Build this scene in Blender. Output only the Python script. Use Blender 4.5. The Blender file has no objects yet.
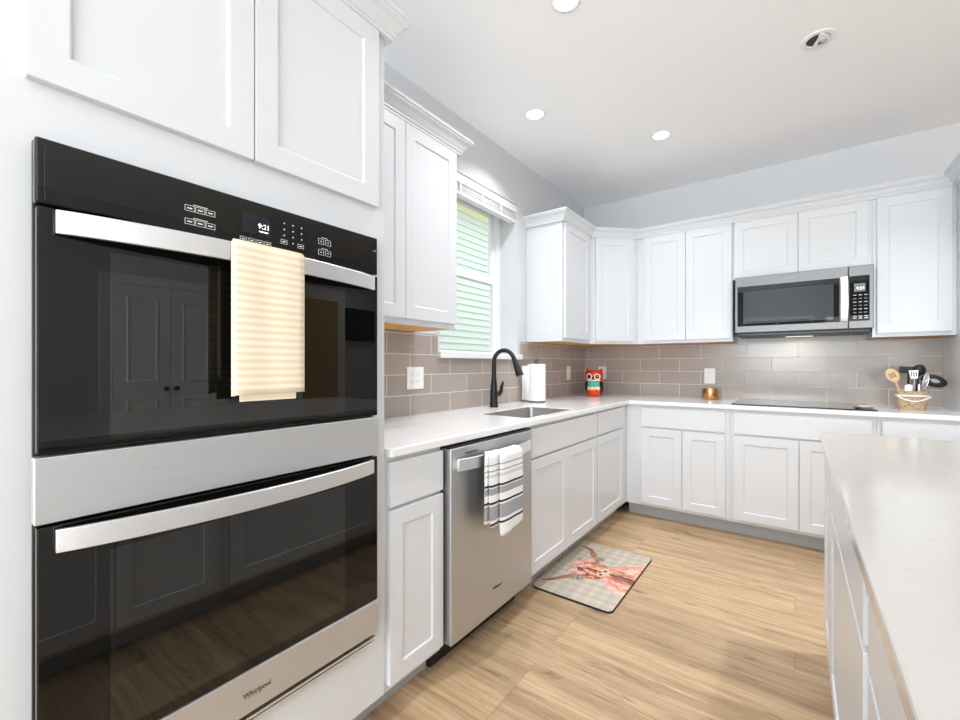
import bpy, bmesh, math, random
from mathutils import Vector, Matrix
random.seed(7)
SC = bpy.context.scene
COL = SC.collection
PI = math.pi

# ------------------------------------------------------------------ camera
cam_d = bpy.data.cameras.new('camera')
cam = bpy.data.objects.new('camera', cam_d); COL.objects.link(cam)
cam.location = (1.7097, -4.0619, 1.1865)
cam.rotation_euler = (PI/2, 0, math.radians(36.487))
cam_d.sensor_width = 36.0
cam_d.lens = 428.79/960*36.0
cam_d.shift_y = 5.8/960
cam_d.clip_start = 0.01
SC.camera = cam

# ------------------------------------------------------------------ world, lights, exposure
SC.view_settings.view_transform = 'Standard'
SC.view_settings.look = 'None'
SC.view_settings.gamma = 1.0
SC.view_settings.use_curve_mapping = False
SC.view_settings.exposure = 0.08
SC.cycles.use_denoising = True
SC.cycles.max_bounces = 14
SC.cycles.diffuse_bounces = 8
SC.cycles.glossy_bounces = 6
SC.cycles.transparent_max_bounces = 12
SC.cycles.sample_clamp_indirect = 8.0
SC.cycles.caustics_reflective = False
SC.cycles.caustics_refractive = False

W = bpy.data.worlds.new('world'); SC.world = W
W.use_nodes = True
_n = W.node_tree.nodes; _l = W.node_tree.links
_bg = _n['Background']
_bg.inputs['Color'].default_value = (0.93, 0.97, 1.0, 1)
_bg.inputs['Strength'].default_value = 1.9

def area_light(name, loc, rot, sx, sy, power, color=(1, 1, 1), spread=PI):
    d = bpy.data.lights.new(name, 'AREA'); d.shape = 'RECTANGLE'; d.size = sx; d.size_y = sy
    d.energy = power; d.color = color; d.spread = spread
    o = bpy.data.objects.new(name, d); COL.objects.link(o); o.location = loc; o.rotation_euler = rot
    return o
# added fill lamps in unseen openings of the room behind the camera
FILL_COL = (0.90, 0.955, 1.0)
area_light('patio_fill_light', (3.3, -7.42, 1.08), (PI/2, 0, 0), 2.3, 2.1, 78, FILL_COL)  # broad fill added from behind, in an unseen opening
area_light('rear_window_uplight', (1.38, -7.42, 1.55), (PI/2+.9, 0, 0), 1.2, 1.3, 165, FILL_COL)  # aimed up from the window to brighten the ceiling
area_light('side_fill_light', (4.82, -5.4, 1.5), (PI/2, 0, PI/2), 1.9, 1.5, 5, FILL_COL)  # weak side fill added for the oven wall
CAN_POWER = 7.0
HOOD_POWER = 0.3

# ------------------------------------------------------------------ materials
def new_mat(name):
    m = bpy.data.materials.new(name); m.use_nodes = True
    nt = m.node_tree; b = nt.nodes['Principled BSDF']
    return m, nt, b
def N(nt, t, **kw):
    n = nt.nodes.new(t)
    for k, v in kw.items(): setattr(n, k, v)
    return n
def setin(n, **kw):
    for k, v in kw.items(): n.inputs[k.replace('_', ' ')].default_value = v
def rgb(r, g, b):      # 0..255 sRGB to linear
    f = lambda c: (c/255/12.92) if c/255 <= .04045 else ((c/255+.055)/1.055)**2.4
    return (f(r), f(g), f(b), 1)

def plain(name, col, rough=.5, metal=0.0, noise=0.03, scale=40.0, bump=0.0, bscale=200.0, ior=1.5, coat=0.0, emit=None, estr=0):
    """Procedural plain material: tiny value noise in the colour, optional bump."""
    m, nt, b = new_mat(name)
    tc = N(nt, 'ShaderNodeTexCoord')
    nz = N(nt, 'ShaderNodeTexNoise'); setin(nz, Scale=scale, Detail=3.0)
    nt.links.new(tc.outputs['Object'], nz.inputs['Vector'])
    mx = N(nt, 'ShaderNodeMix', data_type='RGBA')
    c1 = tuple(max(0, c*(1-noise)) for c in col[:3])+(1,); c2 = tuple(min(1, c*(1+noise)) for c in col[:3])+(1,)
    mx.inputs[6].default_value = c1; mx.inputs[7].default_value = c2
    nt.links.new(nz.outputs['Fac'], mx.inputs[0]); nt.links.new(mx.outputs[2], b.inputs['Base Color'])
    setin(b, Roughness=rough, Metallic=metal, IOR=ior)
    if coat: b.inputs['Coat Weight'].default_value = coat; b.inputs['Coat Roughness'].default_value = .05
    if bump:
        n2 = N(nt, 'ShaderNodeTexNoise'); setin(n2, Scale=bscale, Detail=4.0)
        nt.links.new(tc.outputs['Object'], n2.inputs['Vector'])
        bp = N(nt, 'ShaderNodeBump'); setin(bp, Strength=bump, Distance=.002)
        nt.links.new(n2.outputs['Fac'], bp.inputs['Height']); nt.links.new(bp.outputs['Normal'], b.inputs['Normal'])
    if emit: b.inputs['Emission Color'].default_value = emit; b.inputs['Emission Strength'].default_value = estr
    return m

M = {}
M['cab'] = plain('white_cabinet_paint', (.675, .695, .722, 1), .32, noise=.01)
M['trimw'] = plain('white_trim_paint', (.82, .82, .825, 1), .35, noise=.01)
M['wall'] = plain('cool_grey_wall_paint', (.64, .65, .67, 1), .75, noise=.015, bump=.08, bscale=350)
M['farwall'] = plain('pale_wall_paint', (.60, .60, .60, 1), .8, noise=.015)
M['ceil'] = plain('white_ceiling_paint', (.93, .94, .955, 1), .85, noise=.01, bump=.35, bscale=110)
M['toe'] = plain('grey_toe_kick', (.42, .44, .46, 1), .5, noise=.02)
M['vinyl'] = plain('white_window_vinyl', (.85, .86, .88, 1), .3, noise=.01)
M['plastic'] = plain('white_outlet_plastic', (.84, .84, .83, 1), .35, noise=.01)
M['darkplastic'] = plain('outlet_slot_dark', (.22, .22, .22, 1), .5)
M['blackglass'] = plain('black_oven_glass', (.0035, .0035, .0035, 1), .0, noise=0, ior=1.52)
M['ovenwin'] = plain('smoked_oven_window', (.0045, .0047, .0042, 1), .0, noise=0, ior=1.72)
M['mwglass'] = plain('black_microwave_glass', (.003, .003, .003, 1), .0, noise=0, ior=1.27)
M['blackmetal'] = plain('black_enamel', (.008, .008, .008, 1), .35, noise=.1)
M['faucet'] = plain('matte_black_faucet', (.006, .0056, .005, 1), .36, noise=.1)
M['blackplastic'] = plain('black_nylon', (.006, .006, .0065, 1), .55, noise=.1)
M['print'] = plain('pale_panel_print', (.75, .75, .75, 1), .5, noise=0, emit=(.8, .8, .8, 1), estr=.15)
M['inkblack'] = plain('dark_lettering', (.02, .02, .022, 1), .4, noise=0)
M['inkgrey'] = plain('grey_lettering', (.35, .35, .36, 1), .4, noise=0)
M['digits'] = plain('lit_digits', (.8, .85, .9, 1), .5, noise=0, emit=(.85, .92, 1, 1), estr=1.6)
M['display'] = plain('dark_blue_display', (.012, .012, .02, 1), .08, noise=0)
M['lcd'] = plain('grey_lcd', (.16, .18, .19, 1), .2, noise=0)
M['wood_under'] = plain('raw_maple_underside', (.72, .36, .10, 1), .5, noise=.15, scale=14)
M['paper'] = plain('paper_towel', (.86, .86, .85, 1), .9, noise=.01, bump=.15, bscale=160)
M['copper'] = plain('copper_tin', (.72, .34, .14, 1), .18, metal=1.0, noise=.25, scale=70)
M['wax'] = plain('cream_wax', (.7, .6, .45, 1), .5)
M['spoonwood'] = plain('pale_beech', (.66, .43, .22, 1), .5, noise=.12, scale=60)
M['silver'] = plain('polished_steel', (.72, .72, .72, 1), .18, metal=1.0, noise=.03)
M['whitesil'] = plain('white_silicone', (.8, .78, .75, 1), .4)
M['rope'] = plain('white_cotton_rope', (.82, .81, .83, 1), .8, noise=.1, scale=120)
M['lens'] = plain('lit_lamp_lens', (.9, .9, .9, 1), .5, noise=0, emit=(1, .985, .96, 1), estr=3.5)
M['siding'] = plain('mint_siding', rgb(214, 222, 214), .7, noise=.03, scale=3)
M['soffit'] = plain('pale_olive_soffit', rgb(232, 228, 188), .7, noise=.02)
M['browndoor'] = plain('tan_stained_door', (.36, .21, .10, 1), .4, noise=.15, scale=8)
M['tv'] = plain('black_screen', (.004, .004, .004, 1), .25, noise=0)
M['grass'] = plain('outside_ground', (.2, .26, .12, 1), .9, noise=.3, scale=6)
M['matrubber'] = plain('black_mat_backing', (.012, .012, .012, 1), .6)
M['owl_red'] = plain('glazed_red', rgb(225, 30, 22), .12, noise=.06)
M['owl_orange'] = plain('glazed_orange', rgb(245, 92, 14), .12, noise=.1)
M['owl_black'] = plain('glazed_black', (.01, .01, .01, 1), .12)
M['owl_teal'] = plain('glazed_teal', rgb(84, 184, 166), .14, noise=.12, scale=120)
M['owl_cream'] = plain('glazed_cream', rgb(250, 236, 205), .14)

def steel_mat(name, base, rough, axis):
    m, nt, b = new_mat(name)
    tc = N(nt, 'ShaderNodeTexCoord'); mp = N(nt, 'ShaderNodeMapping')
    sc = [600.0, 600.0, 600.0]; sc[axis] = 6.0
    mp.inputs['Scale'].default_value = sc
    nz = N(nt, 'ShaderNodeTexNoise'); setin(nz, Scale=1.0, Detail=4.0)
    nt.links.new(tc.outputs['Object'], mp.inputs['Vector']); nt.links.new(mp.outputs['Vector'], nz.inputs['Vector'])
    rr = N(nt, 'ShaderNodeMapRange'); setin(rr, To_Min=rough*.8, To_Max=rough*1.25)
    nt.links.new(nz.outputs['Fac'], rr.inputs['Value']); nt.links.new(rr.outputs['Result'], b.inputs['Roughness'])
    mx = N(nt, 'ShaderNodeMix', data_type='RGBA')
    mx.inputs[6].default_value = tuple(c*.93 for c in base)+(1,); mx.inputs[7].default_value = tuple(min(1, c*1.06) for c in base)+(1,)
    nt.links.new(nz.outputs['Fac'], mx.inputs[0]); nt.links.new(mx.outputs[2], b.inputs['Base Color'])
    bp = N(nt, 'ShaderNodeBump'); setin(bp, Strength=.04, Distance=.001)
    nt.links.new(nz.outputs['Fac'], bp.inputs['Height']); nt.links.new(bp.outputs['Normal'], b.inputs['Normal'])
    setin(b, Metallic=1.0)
    return m
M['steel'] = steel_mat('brushed_stainless', (.68, .70, .72), .50, 0)
M['steelbright'] = steel_mat('bright_handle_stainless', (.84, .855, .87), .38, 0)
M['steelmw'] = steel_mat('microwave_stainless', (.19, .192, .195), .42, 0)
M['hoodlens'] = plain('warm_lamp_lens', (.7, .65, .6, 1), .5, noise=0, emit=(1, .85, .7, 1), estr=.8)
M['steelv'] = steel_mat('dishwasher_stainless', (.58, .60, .62), .46, 2)
M['sinksteel'] = steel_mat('sink_stainless', (.46, .45, .44), .32, 1)

def quartz(name, base, fleck):
    m, nt, b = new_mat(name)
    tc = N(nt, 'ShaderNodeTexCoord'); mp = N(nt, 'ShaderNodeMapping'); mp.inputs['Scale'].default_value = (1, 2.2, 1)
    nt.links.new(tc.outputs['Object'], mp.inputs['Vector'])
    n1 = N(nt, 'ShaderNodeTexNoise'); setin(n1, Scale=38.0, Detail=5.0, Roughness=.65)
    n2 = N(nt, 'ShaderNodeTexNoise'); setin(n2, Scale=2.2, Detail=3.0)
    for n in (n1, n2): nt.links.new(mp.outputs['Vector'], n.inputs['Vector'])
    r1 = N(nt, 'ShaderNodeValToRGB'); r1.color_ramp.elements[0].position = .64; r1.color_ramp.elements[1].position = .74
    nt.links.new(n1.outputs['Fac'], r1.inputs['Fac'])
    mx = N(nt, 'ShaderNodeMix', data_type='RGBA'); mx.inputs[6].default_value = base; mx.inputs[7].default_value = fleck
    mu = N(nt, 'ShaderNodeMath', operation='MULTIPLY'); mu.inputs[1].default_value = .55
    nt.links.new(r1.outputs['Color'], mu.inputs[0]); nt.links.new(mu.outputs[0], mx.inputs[0])
    m2 = N(nt, 'ShaderNodeMix', data_type='RGBA', blend_type='MULTIPLY'); m2.inputs[0].default_value = 1
    r2 = N(nt, 'ShaderNodeMapRange'); setin(r2, To_Min=.96, To_Max=1.03); nt.links.new(n2.outputs['Fac'], r2.inputs['Value'])
    nt.links.new(mx.outputs[2], m2.inputs[6]); nt.links.new(r2.outputs['Result'], m2.inputs[7])
    nt.links.new(m2.outputs[2], b.inputs['Base Color'])
    setin(b, Roughness=.13)
    return m
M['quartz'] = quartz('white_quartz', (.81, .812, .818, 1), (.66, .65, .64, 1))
M['quartz_island'] = quartz('white_quartz_warm_lit', (.55, .525, .50, 1), (.44, .41, .37, 1))  # same quartz as the worktop; dimmer, warmer light is put into the colour

def tile_mat(name, axis, phase, c1, c2, cm):
    m, nt, b = new_mat(name)
    tc = N(nt, 'ShaderNodeTexCoord'); sx = N(nt, 'ShaderNodeSeparateXYZ'); nt.links.new(tc.outputs['Object'], sx.inputs[0])
    au = N(nt, 'ShaderNodeMath', operation='ADD'); au.inputs[1].default_value = phase
    nt.links.new(sx.outputs[axis], au.inputs[0])
    av = N(nt, 'ShaderNodeMath', operation='ADD'); av.inputs[1].default_value = -.914
    nt.links.new(sx.outputs[2], av.inputs[0])
    cb = N(nt, 'ShaderNodeCombineXYZ'); nt.links.new(au.outputs[0], cb.inputs[0]); nt.links.new(av.outputs[0], cb.inputs[1])
    br = N(nt, 'ShaderNodeTexBrick'); br.offset = .5; br.offset_frequency = 2; br.squash = 1
    setin(br, Scale=1.0, Mortar_Size=.0022, Mortar_Smooth=.1, Bias=0.0, Brick_Width=.334, Row_Height=.112)
    br.inputs['Color1'].default_value = c1; br.inputs['Color2'].default_value = c2; br.inputs['Mortar'].default_value = cm
    nt.links.new(cb.outputs[0], br.inputs['Vector'])
    mp = N(nt, 'ShaderNodeMapping'); mp.inputs['Scale'].default_value = (9, 150, 1)
    nt.links.new(cb.outputs[0], mp.inputs['Vector'])
    nz = N(nt, 'ShaderNodeTexNoise'); setin(nz, Scale=1.0, Detail=3.0); nt.links.new(mp.outputs['Vector'], nz.inputs['Vector'])
    rg = N(nt, 'ShaderNodeMapRange'); setin(rg, To_Min=.86, To_Max=1.14); nt.links.new(nz.outputs['Fac'], rg.inputs['Value'])
    mx = N(nt, 'ShaderNodeMix', data_type='RGBA', blend_type='MULTIPLY'); mx.inputs[0].default_value = 1
    nt.links.new(br.outputs['Color'], mx.inputs[6]); nt.links.new(rg.outputs['Result'], mx.inputs[7])
    nt.links.new(mx.outputs[2], b.inputs['Base Color'])
    rr = N(nt, 'ShaderNodeMapRange'); setin(rr, To_Min=.22, To_Max=.8); nt.links.new(br.outputs['Fac'], rr.inputs['Value'])
    nt.links.new(rr.outputs['Result'], b.inputs['Roughness'])
    inv = N(nt, 'ShaderNodeMath', operation='SUBTRACT'); inv.inputs[0].default_value = 1; nt.links.new(br.outputs['Fac'], inv.inputs[1])
    bp = N(nt, 'ShaderNodeBump'); setin(bp, Strength=.5, Distance=.002)
    nt.links.new(inv.outputs[0], bp.inputs['Height']); nt.links.new(bp.outputs['Normal'], b.inputs['Normal'])
    return m
TC1, TC2, TCM = (.345, .296, .263, 1), (.41, .355, .316, 1), (.68, .635, .59, 1)
M['tile_left'] = tile_mat('taupe_tile_on_window_wall', 1, 2.57+.334*2, TC1, TC2, TCM)
M['tile_back'] = tile_mat('taupe_tile_on_cooktop_wall', 0, -.047+.334*2, TC1, TC2, TCM)

def floor_mat():
    m, nt, b = new_mat('light_oak_planks')
    tc = N(nt, 'ShaderNodeTexCoord')
    mp0 = N(nt, 'ShaderNodeMapping'); mp0.inputs['Location'].default_value = (8.37, 12.06, 0)
    nt.links.new(tc.outputs['Object'], mp0.inputs['Vector'])
    br = N(nt, 'ShaderNodeTexBrick'); br.offset = .37; br.offset_frequency = 3
    setin(br, Scale=1.0, Mortar_Size=.0011, Mortar_Smooth=.3, Bias=0.0, Brick_Width=1.32, Row_Height=.176)
    br.inputs['Color1'].default_value = (0, 0, 0, 1); br.inputs['Color2'].default_value = (1, 1, 1, 1); br.inputs['Mortar'].default_value = (.5, .5, .5, 1)
    nt.links.new(mp0.outputs['Vector'], br.inputs['Vector'])
    # shift grain per plank
    sp = N(nt, 'ShaderNodeVectorMath', operation='MULTIPLY_ADD')
    nt.links.new(br.outputs['Color'], sp.inputs[0]); sp.inputs[1].default_value = (7.3, 5.1, 3.0)
    nt.links.new(tc.outputs['Object'], sp.inputs[2])
    mpg = N(nt, 'ShaderNodeMapping'); mpg.inputs['Scale'].default_value = (1.5, 20, 1)
    nt.links.new(sp.outputs[0], mpg.inputs['Vector'])
    g = N(nt, 'ShaderNodeTexNoise'); setin(g, Scale=1.0, Detail=9.0, Roughness=.72, Distortion=.35); nt.links.new(mpg.outputs['Vector'], g.inputs['Vector'])
    mpf = N(nt, 'ShaderNodeMapping'); mpf.inputs['Scale'].default_value = (4, 110, 1); nt.links.new(sp.outputs[0], mpf.inputs['Vector'])
    gf = N(nt, 'ShaderNodeTexNoise'); setin(gf, Scale=1.0, Detail=4.0); nt.links.new(mpf.outputs['Vector'], gf.inputs['Vector'])
    mpk = N(nt, 'ShaderNodeMapping'); mpk.inputs['Scale'].default_value = (2.6, 11, 1); nt.links.new(sp.outputs[0], mpk.inputs['Vector'])
    k = N(nt, 'ShaderNodeTexNoise'); setin(k, Scale=1.0, Detail=3.0, Roughness=.6, Distortion=1.4); nt.links.new(mpk.outputs['Vector'], k.inputs['Vector'])
    r = N(nt, 'ShaderNodeValToRGB'); e = r.color_ramp.elements
    e[0].position = .28; e[0].color = (.275, .172, .092, 1)
    e[1].position = .72; e[1].color = (.60, .43, .265, 1)
    x = e.new(.50); x.color = (.47, .32, .187, 1)
    nt.links.new(g.outputs['Fac'], r.inputs['Fac'])
    # plank tone
    tone = N(nt, 'ShaderNodeMapRange'); setin(tone, To_Min=.86, To_Max=1.14); nt.links.new(br.outputs['Color'], tone.inputs['Value'])
    m1 = N(nt, 'ShaderNodeMix', data_type='RGBA', blend_type='MULTIPLY'); m1.inputs[0].default_value = 1
    nt.links.new(r.outputs['Color'], m1.inputs[6]); nt.links.new(tone.outputs['Result'], m1.inputs[7])
    fr = N(nt, 'ShaderNodeMapRange'); setin(fr, To_Min=.62, To_Max=1.36); nt.links.new(gf.outputs['Fac'], fr.inputs['Value'])
    m2 = N(nt, 'ShaderNodeMix', data_type='RGBA', blend_type='MULTIPLY'); m2.inputs[0].default_value = 1
    nt.links.new(m1.outputs[2], m2.inputs[6]); nt.links.new(fr.outputs['Result'], m2.inputs[7])
    kr = N(nt, 'ShaderNodeValToRGB'); kr.color_ramp.elements[0].position = .60; kr.color_ramp.elements[0].color = (1, 1, 1, 1)
    kr.color_ramp.elements[1].position = .76; kr.color_ramp.elements[1].color = (.42, .34, .28, 1)
    nt.links.new(k.outputs['Fac'], kr.inputs['Fac'])
    m3 = N(nt, 'ShaderNodeMix', data_type='RGBA', blend_type='MULTIPLY'); m3.inputs[0].default_value = 1
    nt.links.new(m2.outputs[2], m3.inputs[6]); nt.links.new(kr.outputs['Color'], m3.inputs[7])
    m4 = N(nt, 'ShaderNodeMix', data_type='RGBA'); m4.inputs[7].default_value = (.17, .10, .055, 1)
    mf = N(nt, 'ShaderNodeMath', operation='MULTIPLY'); mf.inputs[1].default_value = .6; nt.links.new(br.outputs['Fac'], mf.inputs[0])
    nt.links.new(mf.outputs[0], m4.inputs[0]); nt.links.new(m3.outputs[2], m4.inputs[6])
    nt.links.new(m4.outputs[2], b.inputs['Base Color'])
    setin(b, Roughness=.42)
    bp = N(nt, 'ShaderNodeBump'); setin(bp, Strength=.15, Distance=.002)
    nt.links.new(gf.outputs['Fac'], bp.inputs['Height']); nt.links.new(bp.outputs['Normal'], b.inputs['Normal'])
    return m
M['floor'] = floor_mat()

def glass_mat():
    m, nt, b = new_mat('window_glass')
    nt.nodes.remove(b); out = nt.nodes['Material Output']
    t = N(nt, 'ShaderNodeBsdfTransparent'); t.inputs['Color'].default_value = (.96, .98, .97, 1)
    g = N(nt, 'ShaderNodeBsdfGlossy'); g.inputs['Roughness'].default_value = .01
    lw = N(nt, 'ShaderNodeLayerWeight'); lw.inputs['Blend'].default_value = .5
    pw = N(nt, 'ShaderNodeMath', operation='POWER'); pw.inputs[1].default_value = 5.0; nt.links.new(lw.outputs['Facing'], pw.inputs[0])
    f = N(nt, 'ShaderNodeMath', operation='MULTIPLY_ADD'); f.inputs[1].default_value = .8; f.inputs[2].default_value = .04
    nt.links.new(pw.outputs[0], f.inputs[0])
    mx = N(nt, 'ShaderNodeMixShader')
    nt.links.new(f.outputs[0], mx.inputs[0]); nt.links.new(t.outputs[0], mx.inputs[1]); nt.links.new(g.outputs[0], mx.inputs[2])
    nt.links.new(mx.outputs[0], out.inputs['Surface'])
    return m
M['glass'] = glass_mat()

def stripes_mat(name, stops, zlen, ztop, weave=260):
    """Constant-colour bands measured down from ztop over zlen (object z), with a fine weave bump."""
    m, nt, b = new_mat(name)
    tc = N(nt, 'ShaderNodeTexCoord'); sx = N(nt, 'ShaderNodeSeparateXYZ'); nt.links.new(tc.outputs['Object'], sx.inputs[0])
    mr = N(nt, 'ShaderNodeMapRange'); setin(mr, From_Min=ztop, From_Max=ztop-zlen, To_Min=0.0, To_Max=1.0)
    nt.links.new(sx.outputs[2], mr.inputs['Value'])
    r = N(nt, 'ShaderNodeValToRGB'); r.color_ramp.interpolation = 'CONSTANT'; e = r.color_ramp.elements
    e[0].position = 0; e[0].color = stops[0][1]
    e.remove(e[1])
    for p, c in stops[1:]:
        x = e.new(p); x.color = c
    nt.links.new(mr.outputs['Result'], r.inputs['Fac'])
    nt.links.new(r.outputs['Color'], b.inputs['Base Color'])
    nz = N(nt, 'ShaderNodeTexNoise'); setin(nz, Scale=float(weave), Detail=2.0); nt.links.new(tc.outputs['Object'], nz.inputs['Vector'])
    bp = N(nt, 'ShaderNodeBump'); setin(bp, Strength=.3, Distance=.002); nt.links.new(nz.outputs['Fac'], bp.inputs['Height'])
    nt.links.new(bp.outputs['Normal'], b.inputs['Normal'])
    setin(b, Roughness=.9)
    return m
_w = (.82, .82, .82, 1); _g = (.34, .34, .36, 1); _k = (.03, .03, .035, 1); _lg = (.62, .62, .63, 1)
M['striped_towel'] = stripes_mat('grey_black_stripes', [
    (0, _w), (.13, _g), (.145, _w), (.20, _g), (.215, _w), (.25, _lg), (.285, _w), (.37, _k), (.395, _w), (.41, _g), (.485, _w),
    (.57, _k), (.595, _w), (.615, _g), (.78, _w), (.815, _k), (.84, _w)], .345, .835)
def fine_stripes():
    m, nt, b = new_mat('cream_yellow_stripes')
    tc = N(nt, 'ShaderNodeTexCoord'); sx = N(nt, 'ShaderNodeSeparateXYZ'); nt.links.new(tc.outputs['Object'], sx.inputs[0])
    mu = N(nt, 'ShaderNodeMath', operation='MULTIPLY'); mu.inputs[1].default_value = 2*PI/.0168; nt.links.new(sx.outputs[2], mu.inputs[0])
    sn = N(nt, 'ShaderNodeMath', operation='SINE'); nt.links.new(mu.outputs[0], sn.inputs[0])
    r = N(nt, 'ShaderNodeValToRGB'); e = r.color_ramp.elements
    e[0].position = .30; e[0].color = (.86, .79, .66, 1); e[1].position = .75; e[1].color = (.80, .67, .46, 1)
    mr = N(nt, 'ShaderNodeMapRange'); setin(mr, From_Min=-1.0, From_Max=1.0); nt.links.new(sn.outputs[0], mr.inputs['Value'])
    nt.links.new(mr.outputs['Result'], r.inputs['Fac']); nt.links.new(r.outputs['Color'], b.inputs['Base Color'])
    nz = N(nt, 'ShaderNodeTexNoise'); setin(nz, Scale=300.0); nt.links.new(tc.outputs['Object'], nz.inputs['Vector'])
    bp = N(nt, 'ShaderNodeBump'); setin(bp, Strength=.3, Distance=.002); nt.links.new(nz.outputs['Fac'], bp.inputs['Height'])
    nt.links.new(bp.outputs['Normal'], b.inputs['Normal']); setin(b, Roughness=.9)
    return m
M['yellow_towel'] = fine_stripes()
def weave_mat():
    m, nt, b = new_mat('woven_seagrass')
    tc = N(nt, 'ShaderNodeTexCoord'); mp = N(nt, 'ShaderNodeMapping'); mp.inputs['Scale'].default_value = (1, 1, 2.2)
    nt.links.new(tc.outputs['Object'], mp.inputs['Vector'])
    v = N(nt, 'ShaderNodeTexNoise'); setin(v, Scale=90.0, Detail=3.0); nt.links.new(mp.outputs['Vector'], v.inputs['Vector'])
    r = N(nt, 'ShaderNodeValToRGB'); e = r.color_ramp.elements
    e[0].position = .35; e[0].color = (.30, .19, .10, 1); e[1].position = .65; e[1].color = (.66, .50, .33, 1)
    nt.links.new(v.outputs['Fac'], r.inputs['Fac']); nt.links.new(r.outputs['Color'], b.inputs['Base Color'])
    bp = N(nt, 'ShaderNodeBump'); setin(bp, Strength=.8, Distance=.003); nt.links.new(v.outputs['Fac'], bp.inputs['Height'])
    nt.links.new(bp.outputs['Normal'], b.inputs['Normal']); setin(b, Roughness=.85)
    return m
M['weave'] = weave_mat()
def attr_mat(name, attr, rough):
    m, nt, b = new_mat(name)
    a = N(nt, 'ShaderNodeAttribute'); a.attribute_name = attr
    nt.links.new(a.outputs['Color'], b.inputs['Base Color']); setin(b, Roughness=rough)
    return m
M['matprint'] = attr_mat('printed_mat_surface', 'print', .5)

# ------------------------------------------------------------------ mesh helpers
def box(bm, x0, x1, y0, y1, z0, z1):
    v = [bm.verts.new(p) for p in ((x0,y0,z0),(x1,y0,z0),(x1,y1,z0),(x0,y1,z0),(x0,y0,z1),(x1,y0,z1),(x1,y1,z1),(x0,y1,z1))]
    for f in ((0,3,2,1),(4,5,6,7),(0,1,5,4),(1,2,6,5),(2,3,7,6),(3,0,4,7)): bm.faces.new([v[i] for i in f])
def boxes(*bs):
    bm = bmesh.new()
    for b in bs: box(bm, *b)
    return bm
def tube(bm, pts, r, n=12, caps=True):
    """Round tube along a polyline; r a number or one radius per point."""
    pts = [Vector(p) for p in pts]; rs = r if isinstance(r, (list, tuple)) else [r]*len(pts)
    rings = []; prev = None
    for i, p in enumerate(pts):
        t = ((pts[min(i+1, len(pts)-1)]-p).normalized() + (p-pts[max(i-1, 0)]).normalized()).normalized()
        if prev is None:
            a = t.orthogonal().normalized()
        else:
            a = (prev - t*prev.dot(t)).normalized()
        prev = a; c = t.cross(a)
        rings.append([bm.verts.new(p + (a*math.cos(2*PI*k/n) + c*math.sin(2*PI*k/n))*rs[i]) for k in range(n)])
    for i in range(len(rings)-1):
        for k in range(n):
            bm.faces.new((rings[i][k], rings[i][(k+1)%n], rings[i+1][(k+1)%n], rings[i+1][k]))
    if caps:
        bm.faces.new(list(reversed(rings[0]))); bm.faces.new(rings[-1])
def lathe(bm, prof, n=32, c=(0,0,0), sx=1.0, sy=1.0, a0=0.0, a1=2*PI):
    """Revolve (r, z) pairs around z at c; open ends with r>0 get capped when the turn is full."""
    full = abs(a1-a0-2*PI) < 1e-6
    m = n if full else n+1
    rings = []
    for r, z in prof:
        if r < 1e-6: rings.append([bm.verts.new((c[0], c[1], c[2]+z))])
        else: rings.append([bm.verts.new((c[0]+r*sx*math.cos(a0+(a1-a0)*k/n), c[1]+r*sy*math.sin(a0+(a1-a0)*k/n), c[2]+z)) for k in range(m)])
    for i in range(len(rings)-1):
        A, B = rings[i], rings[i+1]
        for k in range(n):
            k2 = (k+1) % m
            if len(A) == 1 and len(B) == 1: continue
            if len(A) == 1: bm.faces.new((A[0], B[k2], B[k]))
            elif len(B) == 1: bm.faces.new((A[k], A[k2], B[0]))
            else: bm.faces.new((A[k], A[k2], B[k2], B[k]))
    if full and prof[0] != prof[-1]:
        for R in (rings[0], rings[-1]):
            if len(R) > 1:
                try: bm.faces.new(R)
                except ValueError: pass
def ball(bm, c, rx, ry, rz, rot=None, n=20):
    mt = Matrix.Translation(c) @ (rot.to_4x4() if rot else Matrix()) @ Matrix.Diagonal((rx, ry, rz, 1))
    bmesh.ops.create_uvsphere(bm, u_segments=n, v_segments=max(8, n//2), radius=1, matrix=mt)
def prism(bm, poly, y0, y1):
    """Polygon of (x, z) points extruded along y."""
    A = [bm.verts.new((x, y0, z)) for x, z in poly]; B = [bm.verts.new((x, y1, z)) for x, z in poly]
    bm.faces.new(A); bm.faces.new(list(reversed(B))); n = len(poly)
    for i in range(n): bm.faces.new((A[i], B[i], B[(i+1)%n], A[(i+1)%n]))
def grid_slab(us, vs, keep, c0, c1, mp):
    """Slab cut from a grid of cells (keep(u, v) at the cell's middle); mp turns (u, v, c) into a point."""
    bm = bmesh.new(); V = {}
    def vert(i, j, c):
        if (i, j, c) not in V: V[(i, j, c)] = bm.verts.new(mp(us[i], vs[j], (c0, c1)[c]))
        return V[(i, j, c)]
    K = lambda i, j: 0 <= i < len(us)-1 and 0 <= j < len(vs)-1 and keep((us[i]+us[i+1])/2, (vs[j]+vs[j+1])/2)
    for i in range(len(us)-1):
        for j in range(len(vs)-1):
            if not K(i, j): continue
            for c in (0, 1): bm.faces.new([vert(*q, c) for q in ((i,j),(i+1,j),(i+1,j+1),(i,j+1))])
            for (di, dj, a, b) in ((-1,0,(i,j),(i,j+1)),(1,0,(i+1,j),(i+1,j+1)),(0,-1,(i,j),(i+1,j)),(0,1,(i,j+1),(i+1,j+1))):
                if not K(i+di, j+dj): bm.faces.new((vert(*a,0), vert(*b,0), vert(*b,1), vert(*a,1)))
    bmesh.ops.dissolve_limit(bm, angle_limit=.01, verts=bm.verts[:], edges=bm.edges[:])
    return bm
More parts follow.
